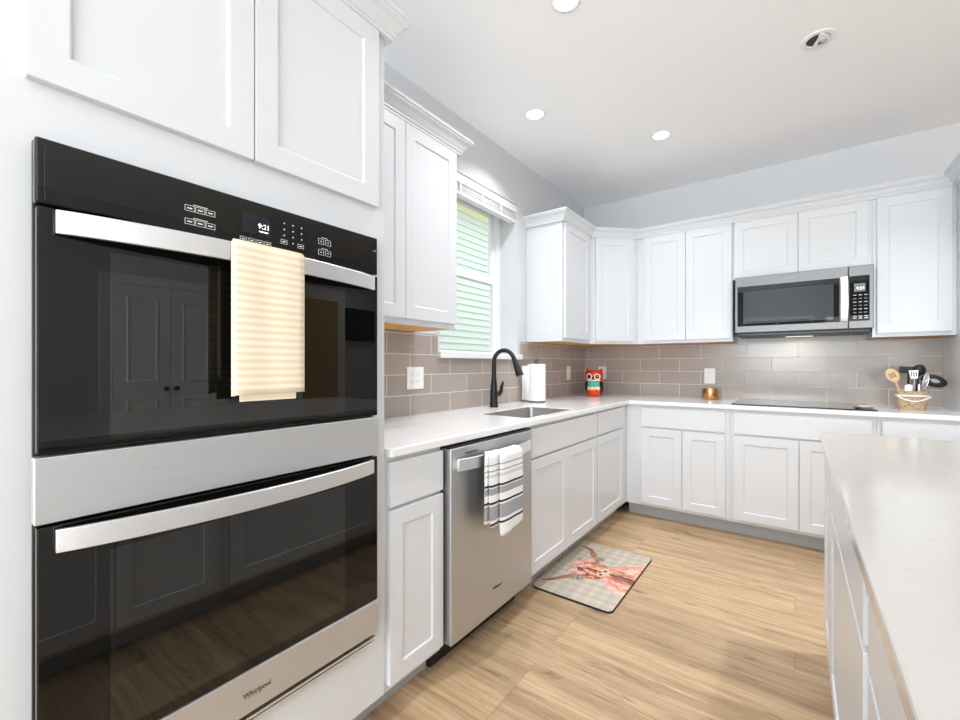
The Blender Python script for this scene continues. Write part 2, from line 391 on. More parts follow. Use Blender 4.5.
def sweep(path, prof):
    """Profile of (out, up) pairs swept along an xy path with mitred corners; out points to the right of travel."""
    bm = bmesh.new(); P = [Vector((p[0], p[1])) for p in path]; rings = []
    for i, p in enumerate(P):
        ns = []
        if i > 0: d = (P[i]-P[i-1]).normalized(); ns.append(Vector((d.y, -d.x)))
        if i < len(P)-1: d = (P[i+1]-P[i]).normalized(); ns.append(Vector((d.y, -d.x)))
        if len(ns) == 2:
            b = (ns[0]+ns[1]).normalized(); m = b / max(.2, b.dot(ns[0]))
        else: m = ns[0]
        rings.append([bm.verts.new((p.x+m.x*o, p.y+m.y*o, path[0][2]+z)) for o, z in prof])
    n = len(prof)
    for i in range(len(rings)-1):
        for k in range(n): bm.faces.new((rings[i][k], rings[i][(k+1)%n], rings[i+1][(k+1)%n], rings[i+1][k]))
    bm.faces.new(rings[0]); bm.faces.new(list(reversed(rings[-1])))
    return bm

def obj(name, bm, mat, parent=None, smooth=False, bevel=0.0, seg=2):
    bmesh.ops.recalc_face_normals(bm, faces=bm.faces[:])
    me = bpy.data.meshes.new(name); bm.to_mesh(me); bm.free()
    me.materials.append(mat if not isinstance(mat, str) else M[mat])
    o = bpy.data.objects.new(name, me); COL.objects.link(o)
    if smooth:
        for p in me.polygons: p.use_smooth = True
        try: me.set_sharp_from_angle(angle=math.radians(40))
        except Exception: pass
    if bevel:
        b = o.modifiers.new('bevel', 'BEVEL'); b.width = bevel; b.segments = seg; b.limit_method = 'ANGLE'; b.angle_limit = math.radians(35)
        b.harden_normals = False
    if parent: o.parent = parent
    return o
def tag(o, label, cat, group=None):
    o['label'] = label; o['category'] = cat
    if group: o['group'] = group
    return o
def thing(name, label, cat, loc=(0,0,0), rot=0.0, group=None):
    o = bpy.data.objects.new(name, None); COL.objects.link(o); o.empty_display_size = .1
    o.location = loc; o.rotation_euler = (0, 0, rot)
    return tag(o, label, cat, group)
def struct(o): o['kind'] = 'structure'; return o
def text_part(name, s, size, mat, parent, x, y, z, align='CENTER', squash=1.0, extrude=.0003):
    """Lettering standing in the local xz plane, facing local -y."""
    c = bpy.data.curves.new(name, 'FONT'); c.body = s; c.size = size; c.align_x = align; c.align_y = 'CENTER'; c.extrude = extrude
    t = bpy.data.objects.new(name+'_curve', c); COL.objects.link(t)
    dg = bpy.context.evaluated_depsgraph_get(); me = bpy.data.meshes.new_from_object(t.evaluated_get(dg))
    bpy.data.objects.remove(t); bpy.data.curves.remove(c)
    me.transform(Matrix.Translation((x, y, z)) @ Matrix.Rotation(PI/2, 4, 'X') @ Matrix.Diagonal((squash, 1, 1, 1)))
    me.materials.clear(); me.materials.append(M[mat])
    o = bpy.data.objects.new(name, me); COL.objects.link(o); o.parent = parent
    return o
LEFT = PI/2       # local x runs along world +y, local -y faces the room (+x)

# ------------------------------------------------------------------ room shell
H = 2.755
RX, RY = 4.9, -7.5
WY0, WY1, WZ0, WZ1 = -2.15, -1.278, 1.263, 2.407     # kitchen window opening
struct(obj('floor', boxes((-.2, RX+.1, RY-.1, 1.6, -.1, 0)), 'floor'))
struct(obj('ceiling', boxes((-.2, RX+.1, RY-.1, 1.6, H, H+.1)), 'ceil'))
struct(obj('wall_left', grid_slab([RY, WY0, WY1, .1], [0, WZ0, WZ1, H], lambda y, z: not (WY0 < y < WY1 and WZ0 < z < WZ1), -.2, 0, lambda u, v, c: (c, u, v)), 'wall'))
struct(obj('wall_back', boxes((0, 3.55, 0, .1, 0, H)), 'wall'))
struct(obj('wall_alcove', boxes((3.45, 3.55, .1, 1.5, 0, H)), 'farwall'))
struct(obj('wall_far', boxes((3.45, RX, 1.5, 1.6, 0, H)), 'farwall'))
struct(obj('wall_right', grid_slab([RY, -6.35, -4.45, 1.5], [0, .75, 2.25, H], lambda y, z: not (-6.35 < y < -4.45 and .75 < z < 2.25), RX, RX+.1, lambda u, v, c: (c, u, v)), 'farwall'))
struct(obj('wall_rear', grid_slab([0, .78, 1.98, 2.15, 4.45, RX], [0, .9, 2.13, 2.2, H],
    lambda x, z: not ((.78 < x < 1.98 and .9 < z < 2.2) or (2.15 < x < 4.45 and z < 2.13)), RY-.1, RY, lambda u, v, c: (u, c, v)), 'farwall'))
def window_unit(name, u0, u1, z0, z1, c, ax, w=.05, mull=()):
    """White frame with glass in an opening: ax 'x' = in a wall of constant x, 'y' = of constant y."""
    mp = (lambda u, v, k: (k, u, v)) if ax == 'x' else (lambda u, v, k: (u, k, v))
    us = sorted({u0, u0+w, u1-w, u1} | {q for m_ in mull for q in (m_-w/2, m_+w/2)})
    fr = struct(obj(name, grid_slab(us, [z0, z0+w, z1-w, z1], lambda u, v: v < z0+w or v > z1-w or u < u0+w or u > u1-w or any(abs(u-m_) < w/2 for m_ in mull), c-.03, c+.03, mp), 'vinyl', bevel=.003))
    obj('pane', grid_slab([u0+w, u1-w], [z0+w, z1-w], lambda u, v: True, c-.003, c+.003, mp), 'glass', fr)
    return fr
window_unit('window_2', .78, 1.98, .9, 2.2, RY-.05, 'y', mull=(1.38,))
window_unit('window_3', 2.15, 4.45, 0.0, 2.13, RY-.05, 'y', .07, mull=(3.3,))
window_unit('window_4', -6.35, -4.45, .75, 2.25, RX+.05, 'x', mull=(-5.4,))

# kitchen window (window_1): frame, two sashes, panes, inside a 15 cm deep drywall reveal
w1 = struct(obj('window_1', grid_slab([WY0, WY0+.045, WY1-.045, WY1], [WZ0, WZ0+.012, WZ1-.04, WZ1], lambda y, z: y < WY0+.045 or y > WY1-.045 or z < WZ0+.012 or z > WZ1-.04, -.205, -.148, lambda u, v, c: (c, u, v)), 'vinyl', bevel=.003))
ZM = 1.825
def sash(n, z0, z1, x0, x1, w, wb=.04):
    s = obj(n, grid_slab([WY0+.045, WY0+.045+w, WY1-.045-w, WY1-.045], [z0, z0+wb, z1-w*.8, z1], lambda y, z: y < WY0+.045+w or y > WY1-.045-w or z < z0+wb or z > z1-w*.8, x0, x1, lambda u, v, c: (c, u, v)), 'vinyl', w1, bevel=.002)
    obj('pane', boxes(((x0+x1)/2-.003, (x0+x1)/2+.003, WY0+.04+w, WY1-.04-w, z0+wb-.003, z1-w*.7)), 'glass', s)
sash('upper_sash', ZM-.02, WZ1-.04, -.20, -.178, .05)
sash('lower_sash', WZ0+.012, ZM+.025, -.176, -.150, .058, .014)
struct(obj('trim_1', boxes((-.148, 0.0, WY0, WY1, WZ0-.02, WZ0+.010), (0, .032, WY0-.025, WY1+.035, WZ0-.030, WZ0+.010)), 'trimw', bevel=.004))
w1['label'] = 'white vinyl single hung window above the sink'

# tiled backsplashes
ys = [-3.108, WY0-.028, WY1+.038, -.0005]
struct(obj('wall_tile_left', grid_slab(ys, [.914, WZ0-.0315, 1.3705], lambda y, z: z < WZ0-.0315 or y < WY0-.028 or y > WY1+.038, 0, .008, lambda u, v, c: (c, u, v)), 'tile_left'))
struct(obj('wall_tile_back', boxes((.008, 2.478, -.008, 0, .914, 1.3705)), 'tile_back'))

# ------------------------------------------------------------------ outside: neighbour's house seen through the window
nb = thing('neighbor_house', 'mint green neighbouring house wall with lap siding seen through the kitchen window', 'house', (-2.5, 0, -.3))
bm = bmesh.new()
for k in range(39):
    z = k*.102
    prism(bm, [(-.1, z), (.0, z), (.026, z), (.003, z+.104), (-.1, z+.104)], -6, 6)
obj('siding', bm, 'siding', nb)
zs = 39*.102
obj('soffit', boxes((-.1, .34, -6, 6, zs, zs+.03), (-.1, .022, -6, 6, zs-.10, zs)), 'soffit', nb)
obj('fascia', boxes((.32, .36, -6, 6, zs-.015, zs+.16)), 'trimw', nb)
bm = bmesh.new(); prism(bm, [(.40, zs+.15), (-2.5, zs+1.5), (-2.5, zs+1.4), (.36, zs+.06)], -6, 6)
obj('roof', bm, 'toe', nb)
struct(obj('ground', boxes((-8, -.21, -9, 9, -.4, -.3)), 'grass'))

# window blind, drawn up
bl = thing('window_blind', 'white slatted blind drawn up to the top of the kitchen window', 'blind', (0, WY0, 0), LEFT)
bw = WY1-WY0
obj('valance', boxes((.006, bw-.006, -.0, .012, 2.345, 2.40), (.006, bw-.006, .012, .055, 2.37, 2.404)), 'trimw', bl, bevel=.004)
for k in range(7):
    z = 2.338-.0075*k
    obj('slat', boxes((.01, bw-.01, .006+.002*(k % 2), .052, z-.0028, z+.0004)), 'trimw', bl)
obj('bottom_rail', boxes((.01, bw-.01, .004, .054, 2.272, 2.287)), 'trimw', bl, bevel=.003)
for x in (.2, .43, .66):
    obj('ladder_tape', boxes((x-.008, x+.008, .0015, .004, 2.274, 2.345)), 'trimw', bl)

# ------------------------------------------------------------------ cabinets
RAIL = .057
def shaker(parent, u0, u1, v0, v1, yf, t=.019, rail=RAIL, name='door'):
    """Recessed-panel door: local x = u, z = v; its back lies on y = yf, the face is t in front (towards -y)."""
    bm = bmesh.new(); f = yf-t
    def ring(o, y): return [bm.verts.new(p) for p in ((u0+o, y, v0+o), (u1-o, y, v0+o), (u1-o, y, v1-o), (u0+o, y, v1-o))]
    R = [ring(0, yf), ring(0, f), ring(rail, f), ring(rail+.003, f+.003), ring(rail+.0035, f+.0065)]
    bm.faces.new(R[0])
    for a, b in zip(R, R[1:]):
        for k in range(4): bm.faces.new((a[k], a[(k+1)%4], b[(k+1)%4], b[k]))
    bm.faces.new(R[-1])
    return obj(name, bm, 'cab', parent, bevel=.0016)
def slab_front(parent, u0, u1, v0, v1, yf, t=.019, name='drawer'):
    return obj(name, boxes((u0, u1, yf-t, yf, v0, v1)), 'cab', parent, bevel=.0025)
def cabinet(name, label, loc, rot, w, d, z0, z1, fronts, toe=False, under=False, group=None, cat='cabinet', top=True, hole=None):
    """Hollow carcass of panels with a face frame, seen from local -y; origin at the left end on the wall line."""
    t = thing(name, label, cat, (loc[0], loc[1], 0), rot, group)
    zb = z0+.018 if under else z0
    bs = [(0, .016, -d+.0201, -.001, z0, z1), (w-.016, w, -d+.0201, -.001, z0, z1), (.016, w-.016, -d+.02, -.001, zb, zb+.016), (.016, w-.016, -.012, -.001, zb, z1)]
    if top: bs.append((.016, w-.016, -d+.02, -.012, z1-.016, z1))
    bm = boxes(*bs)
    box(bm, 0, w, -d, -d+.02, z0, z1) if not hole else None
    obj('carcass', bm, 'cab', t, bevel=.001)
    if hole:
        obj('face_frame', grid_slab([0, hole[0], hole[1], w], [z0, hole[2], hole[3], z1], lambda u, v: not (hole[0] < u < hole[1] and hole[2] < v < hole[3]), -d, -d+.02, lambda u, v, c: (u, c, v)), 'cab', t, bevel=.001)
    if under: obj('bottom_panel', boxes((.0165, w-.0165, -d+.021, -.012, z0+.002, z0+.0175)), 'wood_under', t)
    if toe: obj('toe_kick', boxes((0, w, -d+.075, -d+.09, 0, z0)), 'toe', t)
    for f in fronts:
        if f[0] == 'door': shaker(t, f[1], f[2], f[3], f[4], -d-.0005)
        else: slab_front(t, f[1], f[2], f[3], f[4], -d-.0005)
    return t
BD, UD, TZ, CB = .61, .305, .10, .884
UZ0, UZ1, DZ0, DZ1 = 1.372, 2.268, 1.396, 2.262
BG, UG, IG = 'white shaker base cabinets', 'white shaker wall cabinets', 'island cabinets'
def lcab(name, label, y0, y1, d, z0, z1, fr, **k):      # window-wall run: front coordinates given as world y
    return cabinet(name, label, (0.0, y0), LEFT, y1-y0, d, z0, z1, [(a, b-y0, c-y0, e, f) for a, b, c, e, f in fr], **k)
def bcab(name, label, x0, x1, d, z0, z1, fr, **k):      # cooktop-wall run: front coordinates given as world x
    return cabinet(name, label, (x0, 0.0), 0.0, x1-x0, d, z0, z1, [(a, b-x0, c-x0, e, f) for a, b, c, e, f in fr], **k)

OY0, OY1 = -3.985, -3.110
oc = lcab('oven_cabinet', 'tall white cabinet that holds the double wall oven', OY0, OY1, .612, TZ, UZ1+.002, [
    ('door', -3.932, -3.5415, 1.695, 2.262), ('door', -3.5385, -3.148, 1.695, 2.262)], toe=True, hole=(-3.912-OY0, -3.177-OY0, .322, 1.577), cat='oven cabinet')

lcab('wall_cabinet', 'two door white wall cabinet between oven cabinet and window', -3.108, -2.372, UD, UZ0, UZ1, [
    ('door', -3.09, -2.7395, DZ0, DZ1), ('door', -2.7365, -2.386, DZ0, DZ1)], under=True, group=UG)
lcab('wall_cabinet', 'narrow one door white wall cabinet just right of the kitchen window', -1.137, -.6105, UD, UZ0, UZ1, [
    ('door', -1.112, -.652, DZ0, DZ1)], under=True, group=UG)

# diagonal corner wall cabinet
dc = thing('wall_cabinet', 'angled white wall cabinet filling the corner above the owl', 'cabinet', (0, 0, 0), 0, UG)
def polyslab(poly, z0, z1):
    bm = bmesh.new(); A = [bm.verts.new((x, y, z0)) for x, y in poly]; B = [bm.verts.new((x, y, z1)) for x, y in poly]
    bm.faces.new(A); bm.faces.new(B); n = len(poly)
    for i in range(n): bm.faces.new((A[i], A[(i+1)%n], B[(i+1)%n], B[i]))
    return bm
obj('carcass', polyslab([(.001, -.001), (.001, -.61), (.305, -.61), (.61, -.305), (.61, -.001)], UZ0+.018, UZ1), 'cab', dc)
obj('bottom_panel', polyslab([(.012, -.012), (.012, -.595), (.29, -.595), (.595, -.29), (.595, -.012)], UZ0+.002, UZ0+.0175), 'wood_under', dc)
bm = bmesh.new(); lowrail = [(.305, -.61), (.61, -.305), (.596, -.291), (.291, -.596)]
obj('bottom_rail', polyslab(lowrail, UZ0, UZ0+.018), 'cab', dc)
dd = obj('door', bmesh.new(), 'cab', dc)
bpy.data.objects.remove(dd)
L45 = math.hypot(.305, .305)
door = shaker(dc, .048, L45-.036, DZ0, DZ1, -.0005)
door.location = (.305, -.61, 0); door.rotation_euler = (0, 0, PI/4)

bcab('wall_cabinet', 'tall two door white wall cabinet between corner cabinet and microwave', .611, 1.318, UD, UZ0, UZ1, [
    ('door', .669, .9895, DZ0, DZ1), ('door', .9925, 1.312, DZ0, DZ1)], under=True, group=UG)
bcab('wall_cabinet', 'short two door white wall cabinet directly above the microwave', 1.319, 2.101, UD, 1.834, UZ1, [
    ('door', 1.330, 1.7135, 1.840, DZ1), ('door', 1.7165, 2.080, 1.840, DZ1)], group=UG)
bcab('wall_cabinet', 'one door white wall cabinet right of the microwave above the utensil basket', 2.102, 2.477, UD, UZ0, UZ1, [
    ('door', 2.123, 2.456, DZ0, DZ1)], under=True, group=UG)
tag(obj('end_panel', boxes((2.478, 2.50, -.78, -.001, 0, UZ1)), 'cab', bevel=.002), 'tall white end panel closing the right end of the cooktop wall', 'panel')

# base cabinets on the window wall
DR0, DR1, BO0, BO1 = .716, .866, .124, .704
lcab('base_cabinet', 'narrow white base cabinet between oven cabinet and dishwasher', -3.108, -2.832, BD, TZ, CB, [
    ('drawer', -3.100, -2.835, DR0, DR1), ('door', -3.100, -2.835, BO0, BO1)], toe=True, group=BG, top=False)
lcab('base_cabinet', 'wide white base cabinet under the sink beside the cow mat', -2.190, -1.268, BD, TZ, CB, [
    ('drawer', -2.183, -1.279, DR0, DR1), ('door', -2.183, -1.7325, BO0, BO1), ('door', -1.7295, -1.279, BO0, BO1)], toe=True, group=BG, top=False)
lcab('base_cabinet', 'narrow white base cabinet between sink cabinet and the inside corner', -1.267, -.611, BD, TZ, CB, [
    ('drawer', -1.257, -.735, DR0, DR1), ('door', -1.257, -.735, BO0, BO1)], toe=True, group=BG, top=False)
# base cabinets on the cooktop wall
bcab('base_cabinet', 'white base cabinet left of the cooktop under the copper jar', .6105, 1.330, BD, TZ, CB, [
    ('drawer', .731, 1.304, DR0, DR1), ('door', .731, 1.0235, BO0, BO1), ('door', 1.0275, 1.304, BO0, BO1)], toe=True, group=BG, top=False)
bcab('base_cabinet', 'wide white base cabinet under the cooktop', 1.331, 2.090, BD, TZ, CB, [
    ('drawer', 1.358, 2.068, DR0, DR1), ('door', 1.358, 1.7175, BO0, BO1), ('door', 1.7215, 2.068, BO0, BO1)], toe=True, group=BG, top=False)
bcab('base_cabinet', 'white base cabinet right of the cooktop, mostly hidden by the island', 2.091, 2.477, BD, TZ, CB, [
    ('drawer', 2.112, 2.455, DR0, DR1), ('door', 2.112, 2.455, BO0, BO1)], toe=True, group=BG, top=False)

# crown mouldings
CP = [(.0006, 0), (.021, 0), (.021, .010), (.027, .013), (.027, .020), (.033, .026), (.044, .044), (.060, .054), (.060, .060), (.067, .063), (.067, .074), (.0006, .074)]
CZ = 2.263
tag(obj('crown_molding', sweep([(.30, -3.109, CZ), (.30, -3.109), (.0, 0)][:0] or [(.612, OY0, CZ), (.612, OY1), (.395, OY1)], [(o, z) for o, z in CP]), 'cab'), 'white crown molding on top of the tall oven cabinet', 'molding', 'crown moldings')
tag(obj('crown_molding', sweep([(.305, -3.108, CZ), (.305, -2.372), (.0, -2.372)], CP), 'cab'), 'white crown molding on the wall cabinet left of the window', 'molding', 'crown moldings')
tag(obj('crown_molding', sweep([(.0, -1.137, CZ), (.305, -1.137), (.305, -.61), (.61, -.305), (2.478, -.305), (2.478, -.78)], CP), 'cab'), 'long white crown molding running round the corner above the microwave', 'molding', 'crown moldings')

# ------------------------------------------------------------------ countertops, sink, faucet
SX0, SX1, SY0, SY1 = .270, .577, -2.112, -1.558
CE = .645
ct = obj('countertop', grid_slab([.0085, SX0, SX1, CE, 2.477], [-3.107, SY0, SY1, -CE, -.0085],
    lambda x, y: (x < CE or y > -CE) and not (SX0 < x < SX1 and SY0 < y < SY1), CB+.0005, .914, lambda u, v, c: (u, v, c)), 'quartz', bevel=.004)
tag(ct, 'white quartz worktop running round the corner of the kitchen', 'countertop')
IX0, IX1, IY1, IY0 = 1.784, 2.85, -1.790, -4.75
tag(obj('countertop', boxes((IX0, IX1, IY0, IY1, CB+.0005, .914)), 'quartz_island', bevel=.004), 'white quartz island top with warm dim light in its colour, right foreground', 'countertop')

sk = thing('sink', 'stainless undermount sink set in the worktop behind the dishwasher', 'sink', ((SX0+SX1)/2, (SY0+SY1)/2, 0))
a, b_ = (SX1-SX0)/2, (SY1-SY0)/2
def basin():
    bm = bmesh.new()
    def ring(k, z, r=.03):
        pts = []
        for cx, cy, s in ((1, 1, 0), (-1, 1, 1), (-1, -1, 2), (1, -1, 3)):
            for q in range(5):
                an = (s+q/4)*PI/2
                pts.append(bm.verts.new((cx*(a+k-r)+r*math.cos(an), cy*(b_+k-r)+r*math.sin(an), z)))
        return pts
    R = [ring(-.0006, .9115), ring(-.0022, .912), ring(-.0035, .908), ring(-.006, .72), ring(-.03, .70), ring(-.12, .695, .02)]
    O = [ring(-.0006, .9114), ring(-.0006, .880), ring(-.001, .718), ring(-.02, .695), ring(-.1, .69, .02)]
    for S in (R, O):
        for p, q in zip(S, S[1:]):
            n = len(p)
            for i in range(n): bm.faces.new((p[i], p[(i+1)%n], q[(i+1)%n], q[i]))
    bm.faces.new(R[-1]); bm.faces.new(O[-1])
    n = len(R[0])
    for i in range(n): bm.faces.new((R[0][i], R[0][(i+1)%n], O[0][(i+1)%n], O[0][i]))
    return bm
obj('basin', basin(), 'sinksteel', sk, smooth=True)
bm = bmesh.new(); lathe(bm, [(0, .6965), (.02, .6965), (.03, .700), (.043, .6985), (.043, .695)], 24); obj('drain', bm, 'silver', sk, smooth=True)

fc = thing('faucet', 'matte black gooseneck pull-down faucet behind the sink', 'faucet', (.103, -1.735, .9141))
bm = bmesh.new(); lathe(bm, [(.0285, 0), (.0285, .006), (.0270, .010), (.0255, .06), (.0235, .12), (.0185, .165), (.0160, .20), (.0150, .235)], 28)
obj('body', bm, 'faucet', fc, smooth=True)
R_ = .079
pts = [(0, 0, .225), (0, 0, .275)] + [(R_-R_*math.cos(t*PI/16.6), 0, .294+R_*math.sin(t*PI/16.6)) for t in range(0, 16)]
e1 = Vector(pts[-1]); e0 = Vector(pts[-2]); d_ = (e1-e0).normalized()
bm = bmesh.new(); tube(bm, pts, [.0148]*2+[.0140]*(len(pts)-2), 18); obj('spout', bm, 'faucet', fc, smooth=True)
bm = bmesh.new(); tube(bm, [e1-d_*.004, e1+d_*.012, e1+d_*.03, e1+d_*.085, e1+d_*.115, e1+d_*.118], [.0155, .0158, .017, .0225, .0255, .022], 20); obj('spray_head', bm, 'faucet', fc, smooth=True)
bm = bmesh.new(); tube(bm, [(0, .0, .085), (.004, .03, .085), (.006, .052, .086)], [.018, .018, .0165], 16)
hd = obj('handle_base', bm, 'faucet', fc, smooth=True)
bm = bmesh.new(); tube(bm, [(.006, .048, .075), (.010, .066, .095), (.012, .074, .13), (.014, .088, .165)], [.011, .013, .0125, .007], 12); obj('lever', bm, 'faucet', hd, smooth=True)

# ------------------------------------------------------------------ double wall oven
VY0 = -3.923; OWI = .757
ov = thing('wall_oven', 'black glass and stainless double wall oven built into the tall cabinet', 'oven', (0, VY0, 0), LEFT)
obj('chassis', boxes((.02, OWI-.02, -.611, -.10, .33, 1.57)), 'blackmetal', ov)
obj('trim_flange', boxes((0, OWI, -.622, -.6125, .312, 1.587)), 'blackmetal', ov, bevel=.0015)
cp = obj('control_panel', boxes((0, OWI, -.645, -.6225, 1.472, 1.588)), 'blackglass', ov, bevel=.004)
obj('control_glass', boxes((.011, OWI-.011, -.6475, -.645, 1.474, 1.576)), 'blackglass', cp, bevel=.002)
YF = -.6478
def L(y): return y-VY0
def outline(u0, u1, v0, v1, t=.0008, arch=False):
    bm = bmesh.new()
    for q in ((u0, u1, v0, v0+t), (u0, u1, v1-t, v1), (u0, u0+t, v0, v1), (u1-t, u1, v0, v1)): box(bm, q[0], q[1], YF-.0003, YF, q[2], q[3])
    return bm
def key(u, v, w=.019, h=.0125, mark=.010):
    k = obj('touch_key', outline(u, u+w, v, v+h), 'print', cp)
    obj('touch_key_mark', boxes((u+w/2-mark/2, u+w/2+mark/2, YF-.0003, YF, v+h/2-.0012, v+h/2+.0012)), 'print', cp)
for r_, v in enumerate((1.523, 1.494)):
    for c_ in range(3): key(L(-3.697)+c_*.0205, v)
    obj('key_line', boxes((L(-3.697)+.016, L(-3.697)+.0445, YF-.0003, YF, v+.0145, v+.0158)), 'print', cp)
obj('display', boxes((L(-3.578), L(-3.508), YF-.0002, YF+.0004, 1.508, 1.552)), 'display', cp)
text_part('clock_digits', '9:21', .017, 'digits', cp, L(-3.526), YF-.0004, 1.529)
obj('display_bar', boxes((L(-3.538), L(-3.516), YF-.0005, YF, 1.5155, 1.5178)), 'digits', cp)
for c_ in range(4): key(L(-3.583)+c_*.0195, 1.484, .016, .011, .008)
for c_ in range(3):
    for r_ in range(4):
        if r_ == 3 and c_ != 1: continue
        u = L(-3.474)+c_*.024; v = 1.553-r_*.0155
        bm = bmesh.new(); bmesh.ops.create_circle(bm, cap_ends=True, segments=10, radius=.0018, matrix=Matrix.Translation((u, YF-.0003, v)) @ Matrix.Rotation(PI/2, 4, 'X'))
        obj('number_dot', bm, 'print', cp)
key(L(-3.483), 1.500, .017, .011, .008); key(L(-3.437), 1.498, .017, .011, .008)
for r_, v in enumerate((1.524, 1.494)):
    for c_ in range(2): key(L(-3.376)+c_*.022, v, .017, .015, .004)
    obj('key_line', boxes((L(-3.376)+.010, L(-3.376)+.029, YF-.0003, YF, v+.018, v+.0192)), 'print', cp)

def bow_handle(parent, u0, u1, z0, z1, ye, ym, t=.010, name='handle', mat='steelbright', posts=True):
    """Flat bar bowed outwards: ends at local y=ye, middle at y=ym."""
    bm = bmesh.new(); n = 28; rings = []
    for i in range(n+1):
        s = i/n; k = 1-(2*s-1)**2; y = ye+(ym-ye)*k**.85; u = u0+(u1-u0)*s
        rings.append([bm.verts.new(p) for p in ((u, y-t/2, z0), (u, y+t/2, z0), (u, y+t/2, z1), (u, y-t/2, z1))])
    for A, B in zip(rings, rings[1:]):
        for k in range(4): bm.faces.new((A[k], A[(k+1)%4], B[(k+1)%4], B[k]))
    bm.faces.new(rings[0]); bm.faces.new(rings[-1])
    h = obj(name, bm, mat, parent, smooth=True, bevel=.0015)
    if posts:
        for u in (u0+.012, u1-.012): obj('handle_post', boxes((u-.010, u+.010, ye, -.6465, z0+.008, z1-.008)), 'steel', h)
    return h
ud = obj('upper_door', boxes((.002, OWI-.002, -.6475, -.6225, 1.031, 1.466)), 'blackglass', ov, bevel=.0025)
obj('oven_window', boxes((.101, .634, -.6482, -.6474, 1.048, 1.405)), 'ovenwin', ud)
bow_handle(ud, L(-3.899), L(-3.190), 1.420, 1.462, -.657, -.702)
obj('center_band', boxes((-.002, OWI+.001, -.6495, -.6225, .908, 1.0255)), 'steel', ov, bevel=.002)
ld = obj('lower_door', boxes((.002, OWI-.002, -.6475, -.6225, .453, .902)), 'blackglass', ov, bevel=.0025)
obj('oven_window', boxes((.101, .634, -.6482, -.6474, .478, .835)), 'ovenwin', ld)
bow_handle(ld, L(-3.899), L(-3.193), .856, .897, -.657, -.702)
lb = obj('base_band', boxes((.001, OWI-.001, -.6495, -.6225, .350, .4515)), 'steel', ov, bevel=.002)
text_part('brand_lettering', 'Whirlpool', .0185, 'inkblack', lb, L(-3.543), -.650, .396, squash=.88)
bm = bmesh.new(); tube(bm, [(L(-3.543)+.030*math.cos(t), -.6503, .3945+.0085*math.sin(t)) for t in [PI*1.05+.1*i for i in range(19)]], .0005, 6); obj('lettering_swoosh', bm, 'inkgrey', lb)
obj('vent_rail', boxes((.004, OWI-.004, -.640, -.6225, .318, .323), (.004, OWI-.004, -.645, -.6225, .330, .3365)), 'steelbright', ov, bevel=.001)

# cream towel on the upper oven handle
def drape(name, plan, zb_front, zb_back, xb, xf, ztop, ys=.9, nz=26, thick=.0022, mat='yellow_towel', wav=.0):
    """Cloth over a bar: plan = list of (y, extra front offset); world coordinates, z down both sides."""
    bm = bmesh.new(); rows = []
    yc = (plan[0][0]+plan[-1][0])/2
    for i, (y, off) in enumerate(plan):
        col = []; yb = yc+(y-yc)*ys+(1-ys)*.02; zb = zb_front[i] if isinstance(zb_front, list) else zb_front
        xo = xf+off; rb = (xo-xb)/2; cxm = (xo+xb)/2
        zz = ztop-rb
        for k in range(8): col.append((xb, yb, zb_back+(zz-zb_back)*k/8))
        for k in range(9):
            t = PI-PI*k/8; col.append((cxm+rb*math.cos(t), yb+(y-yb)*k/8, zz+rb*.9*math.sin(t)))
        for k in range(1, nz+1):
            s = k/nz; col.append((xo+wav*math.sin(s*5+i)*s, y+(.004*s if wav else 0)*(i/len(plan)), zz+(zb-zz)*s))
        rows.append([bm.verts.new(p) for p in col])
    for A, B in zip(rows, rows[1:]):
        for k in range(len(A)-1): bm.faces.new((A[k], B[k], B[k+1], A[k+1]))
    o = obj(name, bm, mat, smooth=True)
    s = o.modifiers.new('solid', 'SOLIDIFY'); s.thickness = thick; s.offset = 1
    return o
plan = [(-3.629, -.004), (-3.620, -.004), (-3.6185, .0005)] + [(-3.6185+.161*i/10, .0005+.0012*math.sin(i*1.1)) for i in range(1, 11)]
tw = drape('hand_towel', plan, [1.119, 1.119] + [1.121+.001*i/10 for i in range(11)], 1.16, .691, .7125, 1.469, ys=.84)
tag(tw, 'cream and yellow striped towel hanging over the upper oven handle', 'towel')
under = bmesh.new()
box(under, .7075, .7100, -3.611, -3.478, 1.106, 1.30)
obj('inner_fold', under, 'yellow_towel', tw)

# ------------------------------------------------------------------ dishwasher
DY0, DY1 = -2.824, -2.204
dw = thing('dishwasher', 'stainless dishwasher with a bowed bar handle under the worktop', 'dishwasher', (0, DY0, 0), LEFT)
WD = DY1-DY0
obj('tub', boxes((0.0, WD+.008, -.60, -.02, .11, .872)), 'blackmetal', dw)
obj('toe_panel', boxes((0.0, WD+.008, -.55, -.53, 0, .11)), 'blackmetal', dw)
dwd = obj('door', boxes((0.004, WD, -.655, -.605, .118, .868)), 'steelv', dw, bevel=.004)
obj('top_edge', boxes((0.004, WD, -.648, -.606, .868, .878)), 'blackmetal', dw)
obj('status_slot', boxes((.088, .174, -.6556, -.6546, .8395, .8435)), 'inkblack', dwd)
text_part('brand_lettering', 'Whirlpool', .0175, 'inkblack', dwd, .314, -.6556, .224, squash=.95)
h = bow_handle(dwd, -2.791-DY0, -2.238-DY0, .781, .828, -.664, -.702, posts=False, mat='steelbright')
for u in (-2.781-DY0, -2.248-DY0): obj('handle_post', boxes((u-.009, u+.009, -.664, -.6545, .79, .82)), 'steel', h)
plan = [(-2.684, .000), (-2.668, .002), (-2.644, .001), (-2.664, .010), (-2.648, .014), (-2.622, .015), (-2.596, .011), (-2.588, .009), (-2.606, .021),
        (-2.594, .027), (-2.55, .029), (-2.51, .0265), (-2.47, .029), (-2.438, .027), (-2.432, .021)]
